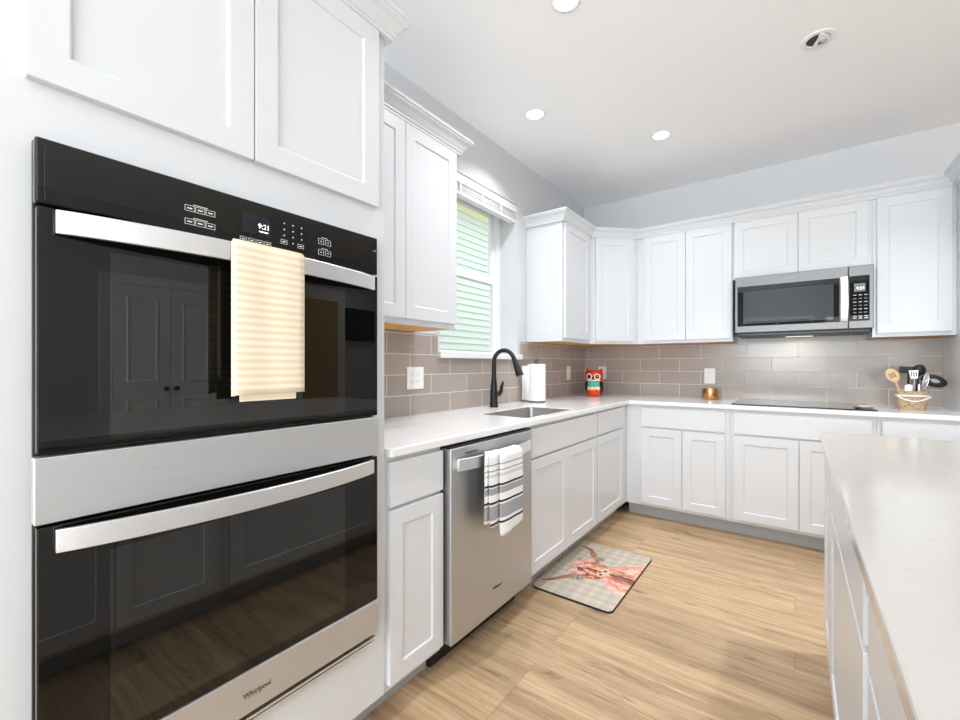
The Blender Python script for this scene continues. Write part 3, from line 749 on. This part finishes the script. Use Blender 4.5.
zb = [.556, .553, .552, .541, .538, .536, .536, .537, .494, .488, .490, .497, .503, .507, .508]
sxt = drape('dish_towel', plan, zb, .60, .684, .7125, .8385, ys=.72, mat='striped_towel', thick=.002, wav=.0022)
tag(sxt, 'white, grey and black striped towel folded over the dishwasher handle', 'towel')

# ------------------------------------------------------------------ microwave
mx0 = 1.341; MW = .758
mw = thing('microwave', 'stainless over-the-range microwave mounted above the cooktop', 'microwave', (mx0, 0, 0))
obj('housing', boxes((.002, MW-.002, -.372, -.012, 1.425, 1.8325)), 'blackmetal', mw)
obj('vent_base', boxes((.012, MW-.012, -.366, -.02, 1.4042, 1.425)), 'blackmetal', mw, bevel=.003)
dsp = .637      # door / control split
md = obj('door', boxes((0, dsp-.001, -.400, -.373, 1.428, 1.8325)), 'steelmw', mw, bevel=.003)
obj('door_glass', boxes((.016, .592, -.402, -.3995, 1.474, 1.763)), 'mwglass', md, bevel=.004)
M['mwwin'] = plain('microwave_mesh_window', (.035, .042, .048, 1), .0, noise=0, ior=1.45)
obj('window', boxes((.052, .562, -.4030, -.4018, 1.492, 1.725)), 'mwwin', md, bevel=.001)
bm = bmesh.new(); n = 16; rings = []
for i in range(n+1):
    s = i/n; y = -.418-.024*(1-(2*s-1)**2); z = 1.474+.292*s
    rings.append([bm.verts.new(p) for p in ((.596, y, z), (.634, y, z), (.634, y+.009, z), (.596, y+.009, z))])
for A, B in zip(rings, rings[1:]):
    for k in range(4): bm.faces.new((A[k], A[(k+1)%4], B[(k+1)%4], B[k]))
bm.faces.new(rings[0]); bm.faces.new(rings[-1])
mh = obj('handle', bm, 'steelbright', md, smooth=True, bevel=.002)
for z in (1.486, 1.754): obj('handle_post', boxes((.606, .624, -.412, -.4015, z-.010, z+.010)), 'steel', mh)
text_part('brand_lettering', 'Whirlpool', .015, 'inkgrey', md, .33, -.4006, 1.797)
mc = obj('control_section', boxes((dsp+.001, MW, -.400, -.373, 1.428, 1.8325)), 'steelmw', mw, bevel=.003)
obj('control_glass', boxes((.6415, .739, -.402, -.3995, 1.476, 1.766)), 'mwglass', mc, bevel=.004)
obj('display', boxes((.664, .719, -.4028, -.4018, 1.664, 1.716)), 'lcd', mc)
text_part('clock_digits', '9:21', .024, 'digits', mc, .696, -.4032, 1.684)
for r_ in range(7):
    for c_ in range(3):
        obj('button_mark', boxes((.660+c_*.0265, .675+c_*.0265, -.4026, -.4018, 1.640-r_*.0225, 1.6435-r_*.0225)), 'print' if r_ % 2 == 0 else 'inkgrey', mc)
for r_ in range(2):
    for c_ in range(3):
        obj('button_mark', boxes((.658+c_*.028, .676+c_*.028, -.4026, -.4018, 1.503-r_*.0125, 1.508-r_*.0125)), 'print', mc)
ll = obj('lamp_lens', boxes((.30, .46, -.16, -.10, 1.4005, 1.4035)), 'hoodlens', mw)
hl = area_light('hood_light', (mx0+.38, -.13, 1.397), (0, 0, 0), .16, .06, HOOD_POWER, (1, .86, .72))

# ------------------------------------------------------------------ cooktop and things on the worktop
ck = thing('cooktop', 'black glass electric cooktop set into the worktop', 'cooktop', (1.718, -.32, .9141))
obj('glass_top', boxes((-.383, .383, -.262, .262, 0, .006)), 'blackglass', ck, bevel=.003)
for x, y, r in ((-.21, -.1, .105), (-.2, .13, .08), (.05, .1, .075), (.2, -.08, .115)):
    bm = bmesh.new(); lathe(bm, [(r-.001, .00602), (r+.001, .00602), (r+.001, .00612), (r-.001, .00612), (r-.001, .00602)], 48); obj('burner_ring', bm, 'inkgrey', ck)

sr = thing('spoon_rest', 'small silver spoon rest lying on the right end of the cooktop', 'spoon rest', (2.045, -.47, .9206), math.radians(-40))
bm = bmesh.new(); lathe(bm, [(0, .002), (.030, .002), (.043, .013), (.047, .013), (.034, .0), (0, .0)], 28, sx=1.0, sy=1.25); obj('dish', bm, 'whitesil', sr, smooth=True)
bm = bmesh.new(); tube(bm, [(0, -.052, .012), (0, -.075, .010), (0, -.098, .013)], [.009, .007, .009], 10); obj('grip', bm, 'steelbright', sr, smooth=True)

jar = thing('candle_jar', 'small copper jar on the worktop left of the cooktop', 'jar', (1.136, -.115, .9142))
bm = bmesh.new(); lathe(bm, [(0, 0), (.050, 0), (.057, .005), (.059, .012), (.059, .078), (.057, .086), (.053, .087), (.052, .080), (.052, .055), (0, .055)], 36); obj('tin', bm, 'copper', jar, smooth=True)
bm = bmesh.new(); lathe(bm, [(0, .0555), (.051, .0555), (.051, .058), (0, .058)], 30); obj('wax', bm, 'wax', jar)

# paper towel roll on a holder
PX, PY = .128, -1.205
ph = thing('paper_towel_holder', 'black upright paper towel holder behind the sink', 'holder', (PX, PY, .9142))
bm = bmesh.new(); lathe(bm, [(0, 0), (.062, 0), (.062, .008), (.058, .010), (0, .010)], 32); obj('base', bm, 'faucet', ph, smooth=True)
bm = bmesh.new(); tube(bm, [(0, 0, .008), (0, 0, .294)], .006, 12); obj('rod', bm, 'faucet', ph, smooth=True)
bm = bmesh.new(); tube(bm, [(.013*math.cos(t), .013*math.sin(t)*.8, .305+.012*math.sin(t)*1.0) for t in [2*PI*i/16 for i in range(17)]], .0038, 8, caps=False); obj('finial_loop', bm, 'faucet', ph, smooth=True)
pr_ = thing('paper_towel_roll', 'white paper towel roll standing on its black holder', 'paper towels', (PX, PY, .9245))
bm = bmesh.new(); lathe(bm, [(.02, 0), (.066, 0), (.067, .004), (.067, .272), (.066, .276), (.02, .276), (.02, 0)], 40); obj('roll', bm, 'paper', pr_, smooth=True)
bm = bmesh.new(); pp = [(-.030, -.0612), (-.062, -.056), (-.085, -.052), (-.098, -.0535)]
A = [bm.verts.new((x, y, .004)) for x, y in pp]; B = [bm.verts.new((x, y, .262)) for x, y in pp]
for i in range(3): bm.faces.new((A[i], A[i+1], B[i+1], B[i]))
sh = obj('loose_sheet', bm, 'paper', pr_, smooth=True); s_ = sh.modifiers.new('solid', 'SOLIDIFY'); s_.thickness = .0012

# ceramic owl
ow = thing('owl_figurine', 'glazed red, teal and orange owl figurine in the corner of the worktop', 'figurine', (.236, -.335, .9142), math.radians(14))
bm = bmesh.new(); lathe(bm, [(0, 0), (.050, 0), (.060, .006), (.066, .03), (.068, .07), (.066, .11), (.060, .135), (0, .135)], 32, sy=.85); obj('body', bm, 'owl_black', ow, smooth=True)
bm = bmesh.new(); lathe(bm, [(.0, .125), (.060, .130), (.073, .145), (.078, .175), (.076, .205), (.066, .226), (.03, .233), (0, .234)], 32, sy=.85)
hd = obj('head', bm, 'owl_red', ow, smooth=True)
for s in (-1, 1):
    bm = bmesh.new(); tube(bm, [(s*.050, 0, .214), (s*.060, -.002, .232), (s*.066, -.003, .250)], [.022, .013, .003], 12); obj('ear_tuft', bm, 'owl_red', hd, smooth=True)
def front_patch(name, mat, z0, z1, a, r0, r1, par, sy=.85, zig=0, n=24):
    """Curved patch on the owl's front, +-a radians round the -y side."""
    bm = bmesh.new(); ra, rb = [], []
    for k in range(n+1):
        t = -PI/2-a+2*a*k/n; dz = zig*(abs(((k % 6)/3)-1)) if zig else 0
        ra.append(bm.verts.new((r0*math.cos(t), r0*sy*math.sin(t), z0+dz))); rb.append(bm.verts.new((r1*math.cos(t), r1*sy*math.sin(t), z1)))
    for k in range(n): bm.faces.new((ra[k], ra[k+1], rb[k+1], rb[k]))
    o = obj(name, bm, mat, par, smooth=True); m = o.modifiers.new('solid', 'SOLIDIFY'); m.thickness = .003; m.offset = 0
    return o
front_patch('belly', 'owl_orange', .004, .078, 1.0, .0635, .0705, ow)
front_patch('feather_band', 'owl_cream', .050, .088, .85, .072, .0722, ow, zig=.018)
front_patch('bib', 'owl_teal', .082, .140, .80, .0735, .0690, ow, zig=.008)
front_patch('face_plate', 'owl_cream', .137, .150, .85, .0735, .0765, ow)
for z in (.02, .04):
    bm = bmesh.new(); tube(bm, [(.0745*math.cos(-PI/2+t), .0745*.85*math.sin(-PI/2+t), z+.008*abs(math.sin(t*5))) for t in [-.8+.1*i for i in range(17)]], .003, 6); obj('feather_line', bm, 'owl_red', ow, smooth=True)
for s in (-1, 1):
    t = -PI/2+s*.46; c = Vector((.079*math.cos(t), .079*.85*math.sin(t), .176)); rt = Matrix.Rotation(s*.42, 3, 'Z')
    bm = bmesh.new(); ball(bm, c, .0285, .007, .0285, rt); e = obj('eye', bm, 'owl_cream', hd, smooth=True)
    bm = bmesh.new(); ball(bm, c+Vector((.006*s*0, -.0058, 0)), .0185, .005, .0185, rt); obj('pupil', bm, 'owl_black', e, smooth=True)
    bm = bmesh.new(); ball(bm, c+Vector((.005, -.0105, .004)), .0045, .002, .0045, rt, 10); obj('glint', bm, 'owl_cream', e, smooth=True)
bm = bmesh.new(); tube(bm, [(0, -.070, .172), (0, -.078, .162), (0, -.074, .148)], [.010, .009, .002], 10); obj('beak', bm, 'owl_black', hd, smooth=True)
for s in (-1, 1):
    bm = bmesh.new(); ball(bm, (s*.064, .004, .072), .018, .042, .062, Matrix.Rotation(s*.12, 3, 'Y')); obj('wing', bm, 'owl_black', ow, smooth=True)

# utensil basket
BX, BY, BZ = 2.281, -.335, .9142
bk = thing('utensil_basket', 'small woven basket with a white rope band holding kitchen utensils', 'basket', (BX, BY, BZ))
bm = bmesh.new(); lathe(bm, [(0, .003), (.055, .003), (.070, .110), (.076, .110), (.075, .116), (.069, .117), (.066, .112)][:0] or [(0, 0), (.060, 0), (.064, .01), (.074, .112), (.072, .117), (.068, .113), (.058, .012), (0, .008)], 36, sy=.8); obj('shell', bm, 'weave', bk, smooth=True)
bm = bmesh.new(); tube(bm, [(.0735*math.cos(t), .0735*.8*math.sin(t), .088) for t in [2*PI*i/32 for i in range(33)]], .0052, 8, caps=False); obj('rope_band', bm, 'rope', bk, smooth=True)
bm = bmesh.new(); tube(bm, [(-.074+.148*i/16, -.062-.010*math.sin(PI*i/16), .086-.030*math.sin(PI*i/16)) for i in range(17)], .0036, 8); obj('rope_handle', bm, 'rope', bk, smooth=True)
for k, u in enumerate((-.03, -.018, -.008, .004, .022)):
    bm = bmesh.new(); box(bm, u, u+(.007 if k < 4 else .009), -.0556, -.0536, .052, .058+(.003 if k == 4 else 0)); obj('stamp_mark', bm, 'inkblack', bk)
UG2 = 'utensils in the basket'
def uten(name, label, cat, base, tip, r, mat):
    t = thing(name, label, cat, (BX+base[0], BY+base[1], BZ+.012), 0, UG2)
    v = Vector((tip[0]-base[0], tip[1]-base[1], tip[2]-.012))
    bm = bmesh.new(); tube(bm, [(0, 0, 0), v*.5, v], [r, r, r*.85], 10); obj('handle', bm, mat, t, smooth=True)
    return t, v
def plate(pts, thick, mat4, bm=None):
    """Flat outline (local xz) of given thickness, placed by mat4."""
    bm = bm or bmesh.new(); A = [bm.verts.new(mat4 @ Vector((x, -thick/2, z))) for x, z in pts]; B = [bm.verts.new(mat4 @ Vector((x, thick/2, z))) for x, z in pts]
    bm.faces.new(A); bm.faces.new(list(reversed(B))); n = len(pts)
    for i in range(n): bm.faces.new((A[i], B[i], B[(i+1)%n], A[(i+1)%n]))
    return bm
def oval(a, b, n=24): return [(a*math.cos(2*PI*i/n), b*math.sin(2*PI*i/n)) for i in range(n)]
t, v = uten('wooden_spoon', 'slotted pale wooden spoon leaning out of the left side of the basket', 'spoon', (-.02, -.01), (-.080, -.030, .178), .0062, 'spoonwood')
mt = Matrix.Translation(v+Vector((-.012, -.003, .035))) @ Matrix.Rotation(-.42, 4, 'Y')
sp = obj('bowl', plate(oval(.031, .044), .007, mt), 'spoonwood', t, bevel=.002)
for u in (-.011, 0, .011):
    obj('slot', plate([(u-.0022, -.016), (u+.0022, -.016), (u+.0022, .016), (u-.0022, .016)], .0085, mt), 'inkblack', sp)
t, v = uten('turner', 'black flat turner with a square blade at the back of the basket', 'turner', (-.015, .022), (-.010, .035, .225), .005, 'blackplastic')
mt = Matrix.Translation(v+Vector((-.003, 0, .022))) @ Matrix.Rotation(.05, 4, 'Y')
obj('blade', plate([(-.038, -.022), (.036, -.022), (.036, .020), (-.038, .020)], .004, mt), 'blackplastic', t, bevel=.001)
t, v = uten('ladle', 'black round ladle standing at the back of the basket', 'ladle', (.012, .024), (.036, .036, .215), .0055, 'blackplastic')
bm = bmesh.new(); ball(bm, v+Vector((.003, 0, .030)), .030, .020, .036); obj('bowl', bm, 'blackplastic', t, smooth=True)
t, v = uten('serving_spoon', 'large black serving spoon leaning out of the right side of the basket', 'spoon', (.02, .014), (.066, .026, .150), .0055, 'blackplastic')
bm = bmesh.new(); ball(bm, v+Vector((.034, .0, .030)), .060, .012, .036, Matrix.Rotation(.38, 3, 'Y')); sb = obj('bowl', bm, 'blackplastic', t, smooth=True)
bm = bmesh.new(); ball(bm, v+Vector((.037, -.012, .030)), .022, .003, .011, Matrix.Rotation(.38, 3, 'Y')); obj('bowl_center', bm, 'inkgrey', sb, smooth=True)
t, v = uten('slotted_turner', 'steel slotted turner standing in the middle of the basket', 'turner', (.002, -.008), (.008, -.020, .190), .0042, 'silver')
mt = Matrix.Translation(v+Vector((-.002, 0, .030))) @ Matrix.Rotation(-.08, 4, 'Y')
bl_ = obj('blade', plate([(-.015, -.026), (.015, -.026), (.021, .024), (-.021, .024)], .0025, mt), 'sinksteel', t)
for u in (-.010, 0, .010): obj('slot', plate([(u-.0028, -.014), (u+.0028, -.014), (u+.0028, .016), (u-.0028, .016)], .0035, mt), 'inkblack', bl_)
t, v = uten('spatula', 'short white silicone spatula at the front of the basket', 'spatula', (-.018, -.024), (-.020, -.034, .125), .0045, 'whitesil')
mt = Matrix.Translation(v+Vector((0, 0, .010))); obj('head', plate([(-.017, -.022), (.017, -.022), (.019, .018), (.0, .024), (-.017, .014)], .007, mt), 'whitesil', t, bevel=.002)
t, v = uten('pastry_brush', 'slim white handled brush beside the steel turner in the basket', 'brush', (.020, -.022), (.026, -.032, .13), .0055, 'whitesil')
bm = bmesh.new(); tube(bm, [v, v+Vector((.001, 0, .03))], [.0075, .006], 10); obj('ferrule', bm, 'silver', t, smooth=True)
t, v = uten('whisk', 'steel wire whisk on the right side of the basket', 'whisk', (.030, -.014), (.048, -.026, .120), .0052, 'silver')
for k in range(5):
    an = PI*k/5; pts = []
    for i in range(15):
        s = i/14; rr = .020*math.sin(PI*s)**.7 if 0 < s < 1 else 0; sgn = 1
        h_ = .105*math.sin(PI*s)**.8 if 0 < s < 1 else 0
        x = -math.cos(PI*s)*.018*(math.sin(PI*s)**.4 if 0 < s < 1 else 0)
        pts.append(v+Vector((x*math.cos(an)+.14*h_, x*math.sin(an), h_)))
    bm = bmesh.new(); tube(bm, pts, .0012, 6); obj('wire', bm, 'silver', t, smooth=True)

# ------------------------------------------------------------------ outlets and switches
def outlet(name, label, cat, loc, rot, w, kinds, hgt=.122):
    t = thing(name, label, cat, loc, rot, 'wall plates on the tiles')
    obj('cover_plate', boxes((-w/2, w/2, -.006, -.0003, -hgt/2, hgt/2)), 'plastic', t, bevel=.002)
    n = len(kinds)
    for i, k in enumerate(kinds):
        cx = (i-(n-1)/2)*.046
        if k == 'rocker':
            r = obj('rocker', boxes((cx-.016, cx+.016, -.0085, -.006, -.033, .033)), 'plastic', t, bevel=.0015)
        else:
            for dz in (-.020, .020):
                so = obj('socket', boxes((cx-.016, cx+.016, -.0075, -.006, dz-.015, dz+.015)), 'plastic', t, bevel=.0015)
                for q in (-.006, .006): obj('slot', boxes((cx+q-.0013, cx+q+.0013, -.0079, -.0074, dz-.003, dz+.006)), 'darkplastic', so)
    return t
outlet('wall_outlet', 'white double wall plate on the tiles below the left wall cabinet', 'outlet', (.0083, -2.368, 1.119), LEFT, .128, ['socket', 'socket'])
outlet('light_switch', 'white single switch plate on the tiles right of the paper towels', 'switch', (.0083, -.388, 1.120), LEFT, .075, ['rocker'], .126)
outlet('wall_outlet', 'white outlet on the tiles partly hidden behind the owl', 'outlet', (.190, -.0083, 1.119), 0, .078, ['socket'])
outlet('wall_outlet', 'white outlet on the tiles just above the copper jar', 'outlet', (1.118, -.0083, 1.101), 0, .082, ['socket'], .130)

# ------------------------------------------------------------------ cow print mat
def mat_print():
    NX, NY = 110, 182; MX, MY = .432, .722
    def hash2(i, j): return (math.sin(i*127.1+j*311.7)*43758.5453) % 1.0
    def vn(x, y):
        i, j = math.floor(x), math.floor(y); fx, fy = x-i, y-j; fx = fx*fx*(3-2*fx); fy = fy*fy*(3-2*fy)
        return (hash2(i, j)*(1-fx)+hash2(i+1, j)*fx)*(1-fy)+(hash2(i, j+1)*(1-fx)+hash2(i+1, j+1)*fx)*fy
    def seg(px, py, a, b):
        ax, ay = a; bx, by = b; dx, dy = bx-ax, by-ay; t = max(0, min(1, ((px-ax)*dx+(py-ay)*dy)/(dx*dx+dy*dy)))
        return math.hypot(px-ax-t*dx, py-ay-t*dy), t
    S = lambda r, g, b: rgb(r, g, b)
    AX, AY = .435, .725
    horn1 = [(.04, .13), (.12, .165), (.20, .235), (.31, .33)]; horn2 = [(.05, .875), (.14, .865), (.22, .835), (.32, .74)]
    flowers = [(.21, .555, .060), (.25, .41, .056), (.32, .645, .056), (.30, .52, .05), (.36, .40, .045), (.36, .56, .045)]
    leaves = [(.385, .325, .045), (.42, .715, .045), (.36, .35, .03), (.40, .665, .03), (.18, .63, .025), (.33, .30, .03)]
    def col(u, v):
        n1 = vn(u*26, v*9); n2 = vn(u*60, v*60); n3 = vn(u*14+9, v*70)
        # plaid linen background
        c = [.64, .565, .465]
        for q, w_ in ((u*AX, .062), (v*AY, .062)):
            f = (q % w_)/w_
            if f < .42: c = [x*.90 for x in c]
            if .46 < f < .52: c = [x*.84 for x in c]
        c = [x*(.94+.12*n2) for x in c]
        px, py = u*AX, v*AY
        # body fanning out to the bottom edge of the print
        hw = .27*math.sqrt(min(1, max(0, (u-.585)/.35))); cx = .515
        if u > .59 and abs(v-cx) < hw+.012*n1:
            sv = (v-cx)/max(hw, .03)
            k = .5*vn(u*9, sv*11)+.35*vn(u*22, sv*30)+.15*n2
            k = max(0, min(1, (k-.28)*1.9))
            if abs(sv) > .8: k = min(1, k+.25)
            c = [S(206, 104, 74)[i]*(1-k)+S(255, 222, 200)[i]*k for i in range(3)]
            dk = max(0, 1-abs(sv+.05+.25*(vn(u*12, 3.3)-.5))/.38)*min(1, (u-.62)/.10)*(.35+.9*vn(u*16, sv*24))
            dk = min(1, max(0, dk)*1.15)
            c = [c[i]*(1-dk)+S(112, 40, 28)[i]*dk for i in range(3)]
        # head
        hx, hy = (u-.46)/.20, (v-.49)/.145
        if hx*hx+hy*hy < 1+.15*n1:
            k = max(0, min(1, (.6*n3+.4*n2-.25)*1.8))
            c = [S(176, 84, 60)[i]*(1-k)+S(248, 196, 160)[i]*k for i in range(3)]
            if vn(u*20, v*30) > .58: c = [x for x in S(140, 62, 44)[:3]]
        if ((u-.60)/.075)**2+((v-.505)/.075)**2 < 1: c = [S(246, 200, 172)[i]*(.8+.3*n2) for i in range(3)]
        for ex, ey in ((.555, .50), (.61, .535), (.59, .46)):
            if math.hypot((u-ex)*AX, (v-ey)*AY) < .011: c = [.05, .03, .025]
        for hn in (horn1, horn2):
            for k in range(3):
                a, b = hn[k], hn[k+1]
                d, t = seg(px, py, (a[0]*AX, a[1]*AY), (b[0]*AX, b[1]*AY)); wd = .006+.0042*(k+t)
                if d < wd:
                    m_ = (k+t)/3; c = [S(110, 52, 38)[i]*(1-m_)+S(200, 130, 96)[i]*m_ for i in range(3)]
                    if d > wd*.6: c = [x*.6 for x in c]
        for lx, ly, r in leaves:
            d = math.hypot((u-lx)*AX, (v-ly)*AY)
            if d < r*AX*1.7*(.6+.7*n2):
                c = [S(92, 66, 54)[i]*(1-n2)+S(196, 186, 166)[i]*n2 for i in range(3)]
        for fx, fy, r in flowers:
            d = math.hypot((u-fx)*AX, (v-fy)*AY); an = math.atan2(v-fy, u-fx)
            R = r*AY*.80*(1+.18*math.cos(5*an))
            if d < R:
                q = d/R; k = .5+.5*math.sin(q*9+2*an)
                c = [S(236, 150, 136)[i]*(1-k)+S(252, 214, 198)[i]*k for i in range(3)]
                if q > .88: c = [x*.62 for x in S(210, 120, 106)[:3]]
        return [max(0, min(1, x*.84)) for x in c]+[1]
    bm = bmesh.new(); V = []; C = []
    rad = .03
    for j in range(NY+1):
        for i in range(NX+1):
            u, v = i/NX, j/NY; x, y = u*MX, v*MY
            # round the corners by pulling grid points onto the arc
            qx = max(rad-x, x-(MX-rad), 0); qy = max(rad-y, y-(MY-rad), 0)
            h_ = math.hypot(qx, qy)
            if qx > 0 and qy > 0 and h_ > 1e-9:
                f = max(qx, qy)/h_
                cxx = rad if x < rad else MX-rad; cyy = rad if y < rad else MY-rad
                x, y = cxx+(x-cxx)*f, cyy+(y-cyy)*f
            V.append(bm.verts.new((x, y, 0))); C.append(col(u, v))
    for j in range(NY):
        for i in range(NX):
            a = j*(NX+1)+i; bm.faces.new((V[a], V[a+1], V[a+NX+2], V[a+NX+1]))
    me = bpy.data.meshes.new('printed_top'); bm.to_mesh(me); bm.free()
    at = me.color_attributes.new('print', 'FLOAT_COLOR', 'POINT')
    for i, c in enumerate(C): at.data[i].color = c
    me.materials.append(M['matprint'])
    return me
cm = thing('floor_mat', 'printed kitchen mat with a highland cow wearing flowers, on the floor before the sink', 'mat', (.5615, -2.0525, .0005))
bm = bmesh.new()
def rrect(w, d, r, n=8):
    P = []
    for cx, cy, s in ((w-r, d-r, 0), (r, d-r, 1), (r, r, 2), (w-r, r, 3)):
        for q in range(n+1):
            an = (s+q/n)*PI/2; P.append((cx+r*math.cos(an), cy+r*math.sin(an)))
    return P
obj('backing', polyslab(rrect(.438, .728, .032), 0, .0095), 'matrubber', cm, bevel=.0015)
pt_ = bpy.data.objects.new('printed_top', mat_print()); COL.objects.link(pt_); pt_.parent = cm; pt_.location = (.003, .003, .0098)

# ------------------------------------------------------------------ ceiling lights and sprinkler
def can(label, x, y, power, spread=122):
    t = thing('recessed_light', label, 'light', (x, y, H), 0, 'recessed ceiling lights')
    bm = bmesh.new(); lathe(bm, [(.050, -.001), (.052, -.006), (.063, -.004), (.066, -.0003), (.050, -.0003), (.050, -.001)], 40); obj('trim_ring', bm, 'trimw', t, smooth=True)
    bm = bmesh.new(); lathe(bm, [(0, -.0045), (.050, -.0040), (.050, -.0008), (0, -.0008)], 36); obj('lens', bm, 'lens', t)
    d = bpy.data.lights.new('can_light', 'AREA'); d.shape = 'DISK'; d.size = .10; d.energy = power; d.color = (.94, .97, 1.0); d.spread = math.radians(spread)
    o = bpy.data.objects.new('can_light', d); COL.objects.link(o); o.location = (x, y, H-.008)
can('lit recessed ceiling light above the sink, nearest the window', .397, -1.711, CAN_POWER*.95)
can('lit recessed ceiling light nearest the microwave', .966, -.988, CAN_POWER*.62)
can('lit recessed ceiling light cut by the top edge of the photo', .913, -2.364, CAN_POWER*1.35)
can('recessed ceiling light over the far end of the island near the refrigerator', 2.42, -1.55, CAN_POWER*2.2)
can('added unseen recessed light in the alcove beyond the refrigerator', 4.2, -.2, CAN_POWER*1.2)  # fill light added out of view
can('added unseen recessed light behind the camera, left of the pair', 1.5, -6.2, CAN_POWER*1.3, 120)  # this pair is added out of view to brighten the far room
can('added unseen recessed light behind the camera, right of the pair', 2.9, -6.2, CAN_POWER*1.3, 120)  # second of the added pair

sp = thing('ceiling_sprinkler', 'round white ceiling sprinkler with a dark opening', 'sprinkler', (1.79, -1.443, H), math.radians(20))
bm = bmesh.new(); lathe(bm, [(.046, -.001), (.048, -.007), (.066, -.005), (.070, -.0003), (.046, -.0003), (.046, -.001)], 36); obj('flange', bm, 'trimw', sp, smooth=True)
bm = bmesh.new(); lathe(bm, [(0, -.0012), (.046, -.0012), (.046, -.0004), (0, -.0004)], 30); obj('cup', bm, 'blackmetal', sp)
obj('bridge', boxes((-.006, .010, -.046, .046, -.010, -.0015)), 'trimw', sp, bevel=.003)
bm = bmesh.new(); ball(bm, (.022, 0, -.010), .014, .014, .012); obj('bulb', bm, 'inkgrey', sp, smooth=True)
bm = bmesh.new(); lathe(bm, [(0, -.012), (.046, -.0115), (.046, -.009), (0, -.009)], 30, a0=-1.9, a1=.2); obj('cover_flap', bm, 'trimw', sp)

# ------------------------------------------------------------------ island cabinets (fronts face the oven wall)
IR = -PI/2
IXF = 1.818          # face frame plane; the carcass runs from here to x = 2.75
def icab(label, y1, y0, fronts):
    # local x runs along world -y from y1; local y=0 lies at x = 2.75
    w = y1-y0; d = 2.75-IXF
    t = cabinet('island_cabinet', label, (2.75, y1), IR, w, d, TZ, CB, [(k, y1-b, y1-a, z0, z1) for k, a, b, z0, z1 in fronts], toe=True, group=IG, top=False)
    return t
icab('white island cabinet at the far end of the island', -1.803, -2.185, [('drawer', -2.175, -1.83, DR0, DR1), ('door', -2.175, -1.83, BO0, BO1)])
icab('white island cabinet with one wide front in the middle of the island', -2.186, -3.130, [('drawer', -3.100, -2.20, DR0, DR1), ('door', -3.100, -2.20, BO0, BO1)])
icab('white two door island cabinet beside the camera', -3.131, -3.98, [('drawer', -3.93, -3.165, DR0, DR1), ('door', -3.93, -3.547, BO0, BO1), ('door', -3.544, -3.165, BO0, BO1)])
icab('white island cabinet at the near end of the island', -3.981, -4.72, [('drawer', -4.69, -4.01, DR0, DR1), ('door', -4.69, -4.352, BO0, BO1), ('door', -4.348, -4.01, BO0, BO1)])

# ------------------------------------------------------------------ far side of the room, seen in the oven glass
def panel_leaf(parent, y0, y1, zt):
    bm = bmesh.new(); box(bm, RX-.045, RX-.012, y0, y1, .01, zt)
    lf = obj('leaf', bm, 'trimw', parent, bevel=.002)
    for z0, z1 in ((.16, .86), (1.02, zt-.13)):
        bm = bmesh.new(); m_ = .10
        def rg(o, x): return [bm.verts.new(p) for p in ((x, y0+m_+o, z0+o), (x, y1-m_-o, z0+o), (x, y1-m_-o, z1-o), (x, y0+m_+o, z1-o))]
        R = [rg(0, RX-.046), rg(.012, RX-.056), rg(.03, RX-.050), rg(.035, RX-.046)]
        for a, b in zip(R, R[1:]):
            for k in range(4): bm.faces.new((a[k], a[(k+1)%4], b[(k+1)%4], b[k]))
        obj('raised_panel', bm, 'trimw', lf)
    return lf
dr = struct(obj('door_1', boxes((RX-.03, RX, -2.945, -2.853, 0, 2.09), (RX-.03, RX, -1.905, -1.813, 0, 2.09), (RX-.03, RX, -2.853, -1.905, 1.995, 2.09)), 'trimw', bevel=.004))
a_ = panel_leaf(dr, -2.850, -2.381, 1.99); b_2 = panel_leaf(dr, -2.377, -1.908, 1.99)
for lf, y in ((a_, -2.425), (b_2, -2.333)):
    bm = bmesh.new(); ball(bm, (RX-.075, y, .95), .024, .024, .024); tube(bm, [(RX-.046, y, .95), (RX-.07, y, .95)], .009, 10); obj('knob', bm, 'faucet', lf, smooth=True)
d2 = struct(obj('door_2', boxes((RX-.02, RX, -.86, -.33, 0, 2.10)), 'browndoor'))
tv = tag(obj('television', boxes((RX-.06, RX-.005, -.20, .30, 1.56, 2.03)), 'tv', bevel=.004), 'black screen on the far wall, seen only reflected in the oven', 'television')
struct(obj('baseboard_right', boxes((RX-.015, RX, RY, -2.95, 0, .1)), 'trimw'))
